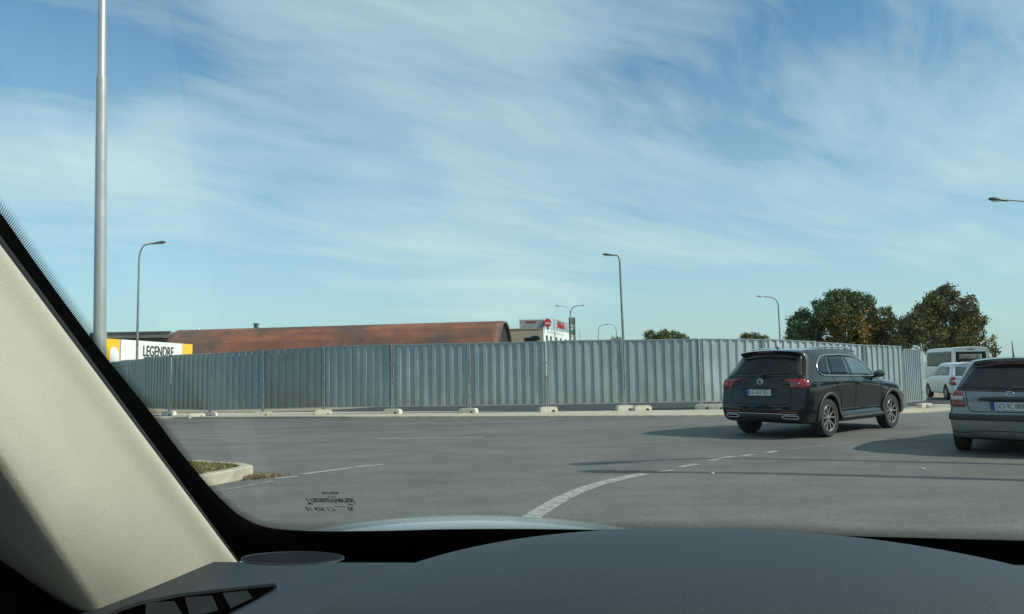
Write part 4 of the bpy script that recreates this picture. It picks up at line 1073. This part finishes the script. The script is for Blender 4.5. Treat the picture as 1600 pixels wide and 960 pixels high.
# side windows
wl = [(.62, 1.27), (.70, 1.175), (.85, 1.155), (1.3, 1.145), (2.2, 1.125), (3.02, 1.10)]
wu = [(.72, 1.37), (.90, 1.50), (1.10, 1.535), (1.7, 1.545), (2.2, 1.525), (2.45, 1.485), (2.72, 1.37), (3.05, 1.13)]
for ax in ('right', 'left'):
    C.patch('window_surround', ax, wl, wu, M['black_gloss'], 40, 8, .002, .004)
    C.patch('side_window', ax, [(.70, 1.245), (.76, 1.19), (1.05, 1.175)], [(.78, 1.37), (.90, 1.465), (1.14, 1.51)][0:3], M['glass_dark'], 16, 8, .007)
    C.patch('side_window', ax, [(1.13, 1.172), (1.85, 1.16)], [(1.21, 1.512), (1.80, 1.520)], M['glass_dark'], 16, 8, .007)
    C.patch('side_window', ax, [(1.97, 1.157), (2.90, 1.135)], [(1.90, 1.515), (2.2, 1.50), (2.44, 1.455), (2.68, 1.345), (2.93, 1.165)], M['glass_green'], 22, 8, .007)
    C.line('window_trim', ax, [(3.0, 1.105), (2.2, 1.128), (1.3, 1.148), (.85, 1.158), (.71, 1.18), (.635, 1.26), (.70, 1.37), (.89, 1.505), (1.10, 1.545), (1.7, 1.555), (2.2, 1.535), (2.45, 1.495), (2.72, 1.38), (3.02, 1.14)], .020, M['chrome'], .009, .008, n=70)
    C.line('shoulder_crease', ax, [(.33, 1.035), (1.3, 1.03), (2.4, 1.00), (3.2, .985)], .012, M['cabin_black'], .0022, .002, n=50)
    for pts in ([(1.15, 1.13), (1.20, .95), (1.33, .80), (1.40, .60), (1.42, .36)], [(1.93, 1.12), (1.98, .95), (1.97, .60), (1.92, .34)], [(3.02, 1.08), (3.10, .95), (3.12, .70), (3.05, .36)]):
        C.line('door_seam', ax, pts, .008, M['cabin_black'], .0025, .003)
    C.patch('sill_trim', ax, [(1.33, .275), (3.14, .275)], [(1.33, .37), (3.14, .37)], M['plastic'], 30, 4, .010, .016)
    C.patch('rocker_lit_edge', ax, [(1.40, .415), (3.06, .41)], [(1.40, .435), (3.06, .45)], mat('lit_paint_edge', (.035, .045, .048), .25, .3, coat=.8), 30, 3, .005, .008)  # paler strip paints the sunlight on the rocker edge into the colour
    for yc in (RA, FA):
        lo = [(yc + .412 * math.cos(a), .37 + .412 * math.sin(a)) for a in np.linspace(-.22, math.pi + .22, 30)]
        up = [(yc + .475 * math.cos(a), .37 + .475 * math.sin(a)) for a in np.linspace(-.22, math.pi + .22, 30)]
        C.patch('arch_trim', ax, lo, up, M['plastic'], 34, 3, .012, .024)
    s = 1 if ax == 'right' else -1
    for y in (1.33, 2.12):
        p = C.hit(ax, (y, 1.0), .022); b = MB(); b.tube([p + Vector((-s * .018, -.09, 0)), p + Vector((0, -.07, 0)), p + Vector((0, .06, 0)), p + Vector((-s * .018, .08, 0))], .012, 8); b.build('door_handle', M['suv_paint'], root, smooth=50)
    b = MB(); b.ball((s * 1.00, 2.86, 1.16), (.115, .075, .075), 16, 10); o = b.build('wing_mirror', M['suv_paint'], root, smooth=60)
    b = MB(); b.ball((s * 1.0, 2.815, 1.16), (.092, .045, .058), 14, 8); b.build('mirror_glass', M['glass_green'], o, smooth=60)
    b = MB(); b.tube([(s * .86, 2.88, 1.09), (s * .96, 2.87, 1.12)], .025, 8); b.build('mirror_arm', M['plastic'], o, smooth=50)
    b = MB(); b.tube([(s * .63, .66, 1.640), (s * .632, .78, 1.685), (s * .637, 1.35, 1.712), (s * .637, 2.1, 1.700), (s * .632, 2.42, 1.668), (s * .632, 2.56, 1.62)], .015, 8); b.build('roof_rail', M['chrome'], root, smooth=50)
b = MB(); b.tube([(0, .72, 1.68), (0, .66, 1.735)], [.03, .008], 8); b.build('antenna', M['plastic'], root, smooth=50)
C.patch('windscreen', 'front', [(-.70, 1.13), (0, 1.13), (.70, 1.13)], [(-.58, 1.56), (0, 1.6), (.58, 1.56)], M['glass_dark'], 20, 8, .004)
for s in (-1, 1):
    C.patch('headlamp', 'front', [(s * .45, .72), (s * .72, .72)], [(s * .45, .80), (s * .70, .81)], M['clear_lamp'], 8, 4, .006)
    for y in (RA, FA): wheel(root, s * .80, y, WR, .225, M['alloy'], 5, s)
# under-body
b = MB(); b.box((0, 2.2, .33), (1.15, 3.6, .14)); b.build('underbody', M['cabin_black'], root)

# ---- silver-grey hatchback at the right edge
GP, GH = (7.16, 11.15), 39.0
root = empty('hatchback', (GP[0], GP[1], 0), -R(GH), label='silver grey hatchback with red tail lamps, cut off by the right edge of the view', cat='car')
st = [
 {'L': [(.60, .25, .27), (.72, .10, .25), (.775, .015, .36), (.785, .0, .56), (.765, .055, .74), (.735, .10, .93), (.56, .50, 1.285), (.50, .45, 1.365)], 'bul': .10, 'crown': .04},
 {'L': [(.62, .32, .24), (.785, .22, .25), (.825, .15, .38), (.83, .15, .56), (.815, .19, .74), (.775, .24, .93), (.60, .60, 1.30), (.525, .58, 1.375)], 'bul': .06, 'crown': .04},
 {'L': [(.64, .70, .22), (.80, .62, .24), (.843, .58, .38), (.85, .58, .56), (.84, .60, .76), (.80, .65, .92), (.635, .80, 1.32), (.55, .80, 1.39)], 'bul': .0, 'crown': .035},
 {'L': [(.64, 1.5, .22), (.80, 1.5, .24), (.84, 1.5, .38), (.85, 1.5, .56), (.845, 1.5, .78), (.80, 1.5, .90), (.655, 1.5, 1.32), (.56, 1.5, 1.40)], 'bul': .0, 'crown': .03},
 {'L': [(.64, 2.1, .22), (.80, 2.1, .24), (.84, 2.1, .38), (.85, 2.1, .56), (.845, 2.1, .78), (.80, 2.1, .89), (.65, 2.1, 1.30), (.56, 2.1, 1.38)], 'bul': -.03, 'crown': .03},
 {'L': [(.64, 2.75, .22), (.80, 2.75, .24), (.84, 2.75, .38), (.85, 2.75, .56), (.84, 2.75, .76), (.80, 2.75, .87), (.70, 2.75, 1.00), (.62, 2.75, 1.07)], 'bul': -.12, 'crown': .03},
 {'L': [(.64, 3.1, .22), (.80, 3.1, .24), (.84, 3.1, .38), (.85, 3.1, .56), (.83, 3.1, .74), (.79, 3.1, .82), (.72, 3.1, .86), (.62, 3.1, .88)], 'bul': -.10, 'crown': .03},
 {'L': [(.62, 3.8, .22), (.78, 3.8, .25), (.80, 3.8, .38), (.80, 3.8, .55), (.77, 3.8, .68), (.72, 3.8, .73), (.62, 3.8, .76), (.5, 3.8, .78)], 'bul': -.08, 'crown': .02},
 {'L': [(.5, 4.05, .24), (.62, 4.1, .26), (.66, 4.12, .38), (.64, 4.1, .50), (.60, 4.06, .60), (.56, 4.03, .64), (.48, 4.0, .67), (.38, 4.0, .69)], 'bul': -.08, 'crown': .02},
]
for s in st: s['L'] = [(w * .965, y, z + (.012 if z > .3 else 0)) for w, y, z in s['L']]
me, bvh = loft_body(st); C = Car(root, me, bvh, M['grey_paint'])
RA, FA, WR = .74, 3.27, .30
C.arches([(RA, .345, .31, .54), (FA, .345, .31, .54)])
C.patch('rear_window_surround', 'rear', [(-.745, .945), (0, .925), (.745, .945)], [(-.555, 1.335), (0, 1.375), (.555, 1.335)], M['black_gloss'], 30, 10, .003)
C.patch('rear_window', 'rear', [(-.67, .965), (0, .95), (.67, .965)], [(-.50, 1.28), (0, 1.31), (.50, 1.28)], M['glass_dark'], 30, 10, .008)
C.patch('third_brake_light', 'rear', [(-.34, 1.325), (0, 1.338), (.34, 1.325)], [(-.34, 1.35), (0, 1.362), (.34, 1.35)], M['red_lamp'], 20, 3, .022, .022)
b = MB(); b.tube([(0, -.03, .955), (.03, -.02, .985), (.36, .07, .998), (.42, .10, .99)], [.022, .015, .010, .006], 8); b.build('rear_wiper', M['plastic'], root, smooth=40)
for s in (-1, 1):
    ax = 'right' if s > 0 else 'left'
    C.patch('tail_lamp', 'rear', [(s * .575, .705), (s * .775, .71)], [(s * .615, .925), (s * .70, .94), (s * .735, .92)], M['red_lamp'], 12, 8, .010, .016)
    C.patch('tail_lamp', ax, [(.03, .71), (.20, .735)], [(.10, .925), (.20, .90)], M['red_lamp'], 8, 6, .008, .014)
    C.patch('indicator_lens', 'rear', [(s * .59, .80), (s * .765, .805)], [(s * .60, .855), (s * .755, .865)], M['clear_lamp'], 12, 4, .022, .006)
    C.patch('side_window', ax, [(.62, .97), (.95, .94)], [(.86, 1.30), (1.0, 1.31)], M['glass_dark'], 10, 8, .006)
    C.patch('side_window', ax, [(1.02, .94), (1.7, .93)], [(1.06, 1.31), (1.66, 1.31)], M['glass_dark'], 14, 8, .006)
    C.patch('side_window', ax, [(1.78, .93), (2.70, .90)], [(1.74, 1.31), (2.05, 1.28), (2.72, .95)], M['glass_green'], 16, 8, .006)
    for pts in ([(1.0, .92), (1.02, .6), (1.1, .3)], [(1.74, .92), (1.74, .3)], [(2.8, .86), (2.8, .3)]): C.line('door_seam', ax, pts, .008, M['cabin_black'], .0025, .003)
    b = MB(); b.ball((s * .93, 2.62, .98), (.10, .06, .065), 14, 8); b.build('wing_mirror', M['grey_paint'], root, smooth=60)
    for y in (RA, FA): wheel(root, s * .745, y, WR, .19, M['alloy'], 7, s, False, .20)
C.patch('bumper_strip', 'rear', [(-.79, .515), (0, .515), (.79, .515)], [(-.79, .60), (0, .60), (.79, .60)], M['plastic'], 30, 4, .012, .02)
for ax in ('left', 'right'): C.patch('bumper_strip', ax, [(.06, .515), (.42, .515)], [(.06, .60), (.42, .60)], M['plastic'], 12, 4, .012, .02)
C.line('bumper_crease', 'rear', [(-.77, .335), (-.55, .335), (-.45, .365), (.45, .365), (.55, .335), (.77, .335)], .012, M['plastic'], .004, .004, n=40)
C.line('tailgate_seam', 'rear', [(-.565, .93), (-.545, .72), (-.50, .64), (.50, .64), (.545, .72), (.565, .93)], .009, M['cabin_black'], .0025, .003, n=50)
C.patch('garnish_strip', 'rear', [(-.40, .798), (0, .795), (.40, .798)], [(-.40, .835), (-.33, .853), (0, .86), (.33, .853), (.40, .835)], M['black_gloss'], 26, 4, .014, .02)
plate(C, 'DCS 9C 0808', (0, .725), .475, .11, 6, .012, True)
p = C.hit('rear', (0, .895), .008); b = MB(); b.tube([Vector((p.x + .05 * math.cos(a), p.y, p.z + .036 * math.sin(a))) for a in np.linspace(0, 2 * math.pi, 21)], .008, 8, False); b.tube([Vector((p.x - .04, p.y, p.z - .02)), Vector((p.x - .01, p.y, p.z + .02)), Vector((p.x + .02, p.y, p.z - .01)), Vector((p.x + .03, p.y, p.z + .02))], .006, 6); b.build('badge', M['chrome'], root, smooth=50)
b = MB(); b.tube([(0, .68, 1.42), (-.0, .70, 1.46), (0.0, .60, 1.68)], [.02, .012, .004], 8); b.build('antenna', M['plastic'], root, smooth=50)
b = MB(); b.box((0, 2.0, .27), (1.1, 3.4, .12)); b.tube([(.35, .12, .235), (.35, .5, .24)], .03, 8); b.build('underbody', M['cabin_black'], root)

# ---- white estate car half hidden behind the silver one
WP = (19.72, 33.2)
root = empty('estate_car', (WP[0], WP[1], gz(*WP)), -R(13), label='white estate car seen from behind between the hoarding end and the silver hatchback', cat='car')
def scl(st_, sw, sy, sz): return [{'L': [(w * sw, y * sy, z * sz) for w, y, z in s['L']], 'bul': s['bul'], 'crown': s['crown']} for s in st_]
st2 = scl(st, 1.0, 1.05, 1.13)
for s in st2[:2]: s['L'] = [(w, y * .6, z) for w, y, z in s['L']]
me, bvh = loft_body(st2); C = Car(root, me, bvh, M['white_paint'])
RA, FA, WR = .80, 3.40, .32
C.arches([(RA, .36, .33, .54), (FA, .36, .33, .54)])
C.patch('rear_window', 'rear', [(-.62, 1.06), (.62, 1.06)], [(-.52, 1.44), (.52, 1.44)], M['glass_green'], 20, 8, .006)
C.patch('sill_panel', 'rear', [(-.7, .36), (.7, .36)], [(-.7, .48), (.7, .48)], M['plastic'], 20, 3, .006)
b = MB(); b.tube([(0, .0, 1.40), (.35, .05, 1.44)], .012, 6); b.build('rear_wiper', M['plastic'], root)
for s in (-1, 1):
    ax = 'right' if s > 0 else 'left'
    C.patch('tail_lamp', 'rear', [(s * .62, .66), (s * .79, .66)], [(s * .64, 1.0), (s * .75, 1.0)], M['red_lamp'], 8, 6, .010, .016)
    C.patch('tail_lamp', ax, [(.02, .66), (.28, .70)], [(.06, 1.0), (.22, .98)], M['red_lamp'], 8, 6, .010, .016)
    C.patch('side_window', ax, [(.5, 1.08), (1.7, 1.06)], [(.72, 1.45), (1.7, 1.47)], M['glass_dark'], 20, 8, .006)
    C.patch('side_window', ax, [(1.8, 1.06), (2.8, 1.03)], [(1.78, 1.46), (2.1, 1.44), (2.8, 1.08)], M['glass_dark'], 20, 8, .006)
    C.patch('lamp_lens', 'rear', [(s * .63, .78), (s * .77, .78)], [(s * .64, .86), (s * .76, .86)], M['clear_lamp'], 8, 4, .022, .006)
    for y in (RA, FA): wheel(root, s * .745, y, WR, .2, M['alloy'], 7, s, False, .2)
plate(C, 'KS 104 AU', (0, .86), .52, .11, 0, .01)
# ---- white minibus
BP = (31.8, 53.5)
root = empty('minibus', (BP[0], BP[1], gz(*BP)), -R(14), label='white minibus with dark windows parked below the big brown tree', cat='bus')
bl = lambda y0, z7, w7, z6: [(1.0, y0, .40), (1.13, y0, .45), (1.17, y0, .8), (1.18, y0, 1.2), (1.17, y0, 1.5), (1.15, y0, 1.8), (1.10, y0, z6), (w7, y0, z7)]
st = [{'L': bl(0, 2.78, .98, 2.60), 'bul': .05, 'crown': .06}, {'L': bl(.2, 2.85, 1.02, 2.66), 'bul': .0, 'crown': .06}, {'L': bl(3, 2.86, 1.02, 2.68), 'bul': 0, 'crown': .06}, {'L': bl(6.2, 2.86, 1.02, 2.66), 'bul': 0, 'crown': .06}, {'L': [(w, y + (z_ < 1.6) * .4, z_) for w, y, z_ in bl(6.8, 2.75, .98, 2.55)], 'bul': -.1, 'crown': .05}]
me, bvh = loft_body(st); C = Car(root, me, bvh, M['white_paint'])
C.arches([(1.3, .46, .42, .8), (5.4, .46, .42, .8)])
C.patch('rear_window', 'rear', [(-.96, 1.72), (.96, 1.72)], [(-.93, 2.56), (.93, 2.56)], M['dark_window'], 14, 8, .01)
C.patch('curtain', 'rear', [(-.75, 2.05), (.66, 2.05)], [(-.75, 2.38), (.66, 2.38)], mat('pale_curtain', (.17, .18, .16), .7, var=.55, vscale=4), 14, 6, .016)
C.patch('lower_window_band', 'rear', [(-.72, 1.80), (.90, 1.80)], [(-.72, 1.90), (.90, 1.90)], mat('grey_seat_backs', (.17, .18, .18), .7, var=.3), 14, 3, .016)
for ax in ('left', 'right'):
    C.patch('side_window_band', ax, [(.35, 1.55), (6.4, 1.55)], [(.35, 2.60), (6.4, 2.60)], M['dark_window'], 40, 8, .008)
    for y in (1.9, 3.4, 4.9): C.line('window_post', ax, [(y, 1.55), (y, 2.6)], .05, M['black_gloss'], .014, .006, n=8)
    s = 1 if ax == 'right' else -1
    for y in (1.3, 5.4): wheel(root, s * 1.02, y, .40, .24, M['alloy'], 7, s, False, .26)
    C.patch('tail_lamp', 'rear', [(s * .98, .9), (s * 1.12, .9)], [(s * .98, 1.35), (s * 1.12, 1.35)], M['red_lamp'], 5, 6, .012)
b = MB(); b.tube([(1.12, 6.6, 2.5), (1.42, 6.75, 2.45), (1.45, 6.75, 2.0)], .04, 8); b.tube([(1.13, .1, 2.45), (1.28, .05, 2.3), (1.28, .05, 1.95), (1.15, .1, 1.85)], .035, 8); b.build('grab_rail', M['white_paint'], root, smooth=50)
b = MB(); b.box((0, -.03, 2.72), (.5, .06, .06)); b.build('roof_lamp', M['dark_window'], root)

# ------------------------------------------------------------------ the car we sit in
cab = empty('car_interior', (0, 0, 0), 0, label='cabin of the car the view is taken from, with beige pillar and dark dashboard', cat='car')
K33 = math.tan(R(33))
def W(px, py, lift=0.0):
    d = ray(px, py); t = (1.153 - CAM_H + 1.1 * K33) / (d.z + K33 * (d.y + .12 * d.x))
    p = CP + d * t
    return p
wn = Vector((.12 * K33, K33, 1)).normalized()
bord = [(-170, 120), (-60, 262), (0, 330), (50, 401), (100, 470), (150, 537), (200, 599), (240, 649), (278, 700), (325, 757), (350, 783), (372, 802), (400, 817), (434, 825), (500, 828.5), (600, 828), (700, 825.5), (820, 825), (980, 827), (1100, 830), (1200, 832.5), (1400, 838), (1600, 843), (1800, 848)]
B3 = crom([W(*p) for p in bord], 6)
s_ = [0.0]
for a, b_ in zip(B3, B3[1:]): s_.append(s_[-1] + (b_ - a).length)
def inward(i):
    t = (B3[min(i + 1, len(B3) - 1)] - B3[max(i - 1, 0)]).normalized(); return t.cross(wn).normalized()
fr = [1.0] * len(B3)
def wdt(i):
    u = i / (len(B3) - 1) * (len(bord) - 1)
    return .0125 + (.036 - .0125) * sst((u - 9) / 5)
vs, fs, uva, uvb = [], [], [], []
nrow = 5
for i, p in enumerate(B3):
    for k in range(nrow):
        vs.append(p + inward(i) * wdt(i) * k / (nrow - 1) + wn * -.0015); uva.append((s_[i], wdt(i) * k / (nrow - 1))); uvb.append((0, k / (nrow - 1)))
for i in range(len(B3) - 1):
    for k in range(nrow - 1): fs.append((i * nrow + k, (i + 1) * nrow + k, (i + 1) * nrow + k + 1, i * nrow + k + 1))
me = bpy.data.meshes.new('windscreen'); g = MB()
# glass pane
gp = [W(-420, -260), W(2100, -700), W(2300, 880), W(330, 880), W(-420, 130)]
gx_, gy_ = 30, 20
gl = MB(); 
def Wxy(x, y): return Vector((x, y, 1.153 + (1.1 - (y + .12 * x)) * K33))
gl.grid([[Wxy(x, y) for x in np.linspace(-.44, .95, 24)] for y in np.linspace(.05, 1.26, 24)])
glass = gl.build('windscreen', M['glass'], cab, smooth=30)
me = bpy.data.meshes.new('printed_dots'); me.from_pydata([tuple(v) for v in vs], [], fs)
u1 = me.uv_layers.new(name='UVMap'); u2 = me.uv_layers.new(name='across')
for lp in me.loops: u1.data[lp.index].uv = uva[lp.vertex_index]; u2.data[lp.index].uv = uvb[lp.vertex_index]
nt = M['frit_dots'].node_tree
uvn = nt.nodes.new('ShaderNodeUVMap'); uvn.uv_map = 'across'; spn = nt.nodes.new('ShaderNodeSeparateXYZ'); nt.links.new(uvn.outputs[0], spn.inputs[0])
for nd in nt.nodes:
    if nd.type == 'VALTORGB':
        nt.links.new(spn.outputs[1], nd.inputs[0])
    if nd.type == 'UVMAP' and nd.uv_map == '': nd.uv_map = 'UVMap'
link('printed_dots', me, M['frit_dots'], glass)
b = MB(); b.grid([[p + inward(i) * .0012 - wn * .002 for i, p in enumerate(B3)], [p - inward(i) * .04 - wn * .002 for i, p in enumerate(B3)], [p - inward(i) * .10 - wn * .002 for i, p in enumerate(B3)], [p - inward(i) * .17 - wn * .002 for i, p in enumerate(B3)]])
b.build('black_border', M['black_rubber'], glass)
# maker's stamp on the glass
def stamp(txt, cx, cy, wpx, hpx):
    me = text_mesh(txt, 1.0, 0.0, .022); xs = [v.co.x for v in me.vertices]; ys = [v.co.y for v in me.vertices]
    a, b_, c_ = W(cx, cy), W(cx + 50, cy), W(cx, cy + 10)
    ex = (b_ - a).normalized(); ey = wn.cross(ex).normalized()
    sx = ((b_ - a).length / 50) * wpx / (max(xs) - min(xs)); sy = ((c_ - a).length / 10) * hpx / (max(ys) - min(ys))
    mx, my = (max(xs) + min(xs)) / 2, (max(ys) + min(ys)) / 2
    for v in me.vertices: v.co = a + ex * (v.co.x - mx) * sx + ey * (v.co.y - my) * sy - wn * .001
    return link('glass_stamp', me, M['black_gloss'], glass)
stamp('europa', 516, 769, 26, 4.5); stamp('a ccp', 518, 775, 13, 2.6); stamp('Transuniversal', 516, 782.5, 76, 9); stamp('EII', 548, 787.5, 7, 2.5); stamp('E1 43R 1.7 ___ 0L', 516, 794, 76, 6.5)

# pillar: a section swept along the windscreen's rake
axd = Vector((.036, -.84, .545))
def sweep(name, sec, m, t0, t1, n=40, parent=cab, jit=0.0):
    S2 = crom([Vector(q if len(q) == 3 else (q[0], q[1], axd.x)) for q in sec], 6); rws = []
    for t in np.linspace(t0, t1, n): rws.append([Vector((p.x, p.y, 1.165)) + Vector((p.z, axd.y, axd.z)) * t for p in S2])
    b = MB(); b.grid(rws); o = b.build(name, m, parent, smooth=60)
    return o
sec = [(-.400, 1.030, .036), (-.382, 1.016, .036), (-.362, .990, .036), (-.372, .945, .055), (-.385, .885, .10), (-.398, .825, .17), (-.408, .787, .225), (-.4125, .772, .24), (-.419, .766, .235), (-.430, .769, .17), (-.446, .781, .10), (-.465, .797, .045)]
o = sweep('pillar_trim', sec, M['beige'], -.12, .80)
sweep('pillar_seal', [(-.465, .797, .045), (-.466, .780, .045), (-.468, .74, .045), (-.475, .68, .04), (-.52, .62, .04), (-.64, .60, .04)], M['cabin_black'], -.3, .95)
sweep('windscreen_seal', [(-.395, 1.020), (-.388, 1.040), (-.395, 1.06), (-.42, 1.07)], M['black_rubber'], -.12, .95)
# dashboard
def dz(x, y):
    z = 1.165
    z += .004 * math.sin(x * 3) - .25 * max(0, .62 - y) ** 2 * 2
    return z
def yr(x): return .985 - .125 * (x + .36) + .0
rws = []
for v in np.linspace(0, 1, 60):
    r = []
    for x in np.linspace(-.80, 1.0, 110):
        y = .20 + (yr(x) - .20) * v; r.append(Vector((x, y, dz(x, y) - .012 * sst((v - .965) / .035))))
    rws.append(r)
rws.append([Vector((x, yr(x) + .004, 1.10)) for x in np.linspace(-.80, 1.0, 110)])
b = MB(); b.grid(rws); dash = b.build('dashboard', M['dash'], cab, smooth=50)
b = MB(); b.grid([[Vector((x, yr(x) + .003, 1.135)) for x in (-.8, 1.0)], [Vector((x, yr(x) + .5, 1.02)) for x in (-.8, 1.0)]]); b.build('cowl', M['cabin_black'], cab)
# instrument hood
b = MB(); hc = Vector((.185, .60, 1.133)); rws = []
Mh = Matrix.Rotation(R(2.5), 3, 'Y')
for th in np.linspace(0, math.pi, 40):
    r = []
    for ph in np.linspace(0, math.pi, 60):
        cx, sy_, cz = math.cos(ph), math.sin(ph) * math.cos(th), math.sin(ph) * math.sin(th)
        e = lambda q, p: math.copysign(abs(q) ** p, q)
        r.append(Mh @ Vector((.375 * e(cx, .92), .25 * e(sy_, .9), .118 * e(cz, .88))) + hc)
    rws.append(r)
b.grid(rws); b.build('instrument_hood', M['hood_trim'], cab, smooth=60)
# speaker grille
def dp(px, py, lift=0.0):
    d = ray(px, py); p = CP + d * ((1.165 - CAM_H) / d.z)
    for _ in range(4): p = CP + d * ((dz(p.x, p.y) + lift - CAM_H) / d.z)
    return p
c = dp(457, 873); ea = [(math.cos(a), math.sin(a)) for a in np.linspace(0, 2 * math.pi, 49)]
tilt = -.12
def el(cx, r1, r2, lift):
    return [Vector((cx.x + r1 * u * math.cos(tilt) - r2 * v * math.sin(tilt), cx.y + r1 * u * math.sin(tilt) + r2 * v * math.cos(tilt), cx.z + lift)) for u, v in ea]
b = MB(); b.grid([el(c, .0655, .0325, -.0005), el(c, .065, .032, .0012), el(c, .0635, .0305, .0012), el(c, .063, .030, -.0)]); rim = b.build('speaker_rim', M['dash'], dash, smooth=50)
gm = bpy.data.materials.new('perforated_grille'); gm.use_nodes = True; nt = gm.node_tree; pb = nt.nodes['Principled BSDF']; tco = N(nt, 'ShaderNodeTexCoord')
vr = N(nt, 'ShaderNodeTexVoronoi', feature='F1'); vr.inputs['Scale'].default_value = 330; vr.inputs['Randomness'].default_value = 0; L(nt, tco.outputs['Object'], vr.inputs['Vector'])
L(nt, MixC(nt, Ramp(nt, vr.outputs['Distance'], [(.30, 1.0), (.36, 0.0)]), (.010, .013, .018), (.001, .001, .001)), pb.inputs['Base Color']); pb.inputs['Roughness'].default_value = .9; pb.inputs['Specular IOR Level'].default_value = .1
b = MB(); e1 = el(c, .0632, .0302, .0005); b.add([c + Vector((0, 0, .0005))] + e1[:-1], [(0, 1 + i, 1 + (i + 1) % 48) for i in range(48)]); b.build('speaker_grille', gm, dash)
# air vent slot at the lower left
out = [(160, 972), (186, 958), (219, 947.5), (281, 935), (350, 927), (428, 918.5), (430, 921), (412, 932), (394, 942), (359, 960), (345, 972)]
b = MB(); P = [dp(*p, .0) + Vector((0, 0, .0015)) for p in out]; ctr = sum(P, Vector()) / len(P)
b.add([ctr] + P, [(0, 1 + i, 1 + (i + 1) % len(P)) for i in range(len(P))]); vent = b.build('air_vent', M['slot_shade'], dash)  # flat black patch paints the shade inside the vent slot
for q in ([(228, 949), (272, 947), (286, 966), (226, 972)], [(289, 941), (331, 938), (341, 957), (297, 968)], [(348, 934), (386, 930), (394, 938), (360, 954)]):
    mb = MB(); T = [dp(*p) + Vector((0, 0, .0045 - .0018 * (k > 1))) for k, p in enumerate(q)]; B_ = [p - Vector((0, 0, .0025)) for p in T]
    mb.add(T + B_, [(0, 1, 2, 3), (7, 6, 5, 4)] + [(k, 4 + k, 4 + (k + 1) % 4, (k + 1) % 4) for k in range(4)]); mb.build('vent_slat', M['fin'], vent)
b = MB(); b.tube([P[i] + Vector((0, 0, .001)) for i in range(0, 7)], .0022, 6); b.build('vent_rim', M['fin'], vent, smooth=40)
# own bonnet
b = MB(); rws = []
for y in np.linspace(1.32, 2.9, 40):
    rws.append([Vector((x, y - .12 * x, 1.034 - .20 * (x + .10) ** 2 - (.30 if y > 1.75 else .9) * (y - 1.75) ** 2)) for x in np.linspace(-.75, .9, 40)])
b.grid(rws); b.build('bonnet', M['bonnet'], cab, smooth=60)

# roof lining, doors and seats of our own car, which shade the cabin
b = MB(); b.grid([[Vector((x, y, 1.70 + .03 * (1 - ((x - .3) / .75) ** 2) + (.0 if y < .1 else -.0))) for x in np.linspace(-.45, 1.05, 12)] for y in np.linspace(.26, -1.7, 14)])
o = b.build('roof_lining', M['beige'], cab, smooth=60); md = o.modifiers.new('t', 'SOLIDIFY'); md.thickness = .04
for x in (-.62, 1.20):
    b = MB(); b.box((x, -.35, .80), (.10, 1.9, .62), bev=.03); b.build('door_card', M['cabin_black'], cab, smooth=40)
for x in (-.05, .85):
    b = MB(); b.box((x, -.52, .95), (.50, .16, .70), bev=.05); b.build('seat_back', M['cabin_black'], cab, smooth=40)
b = MB(); b.box((.3, -1.45, 1.0), (1.5, .15, .8), bev=.04); b.build('rear_seat', M['cabin_black'], cab, smooth=40)
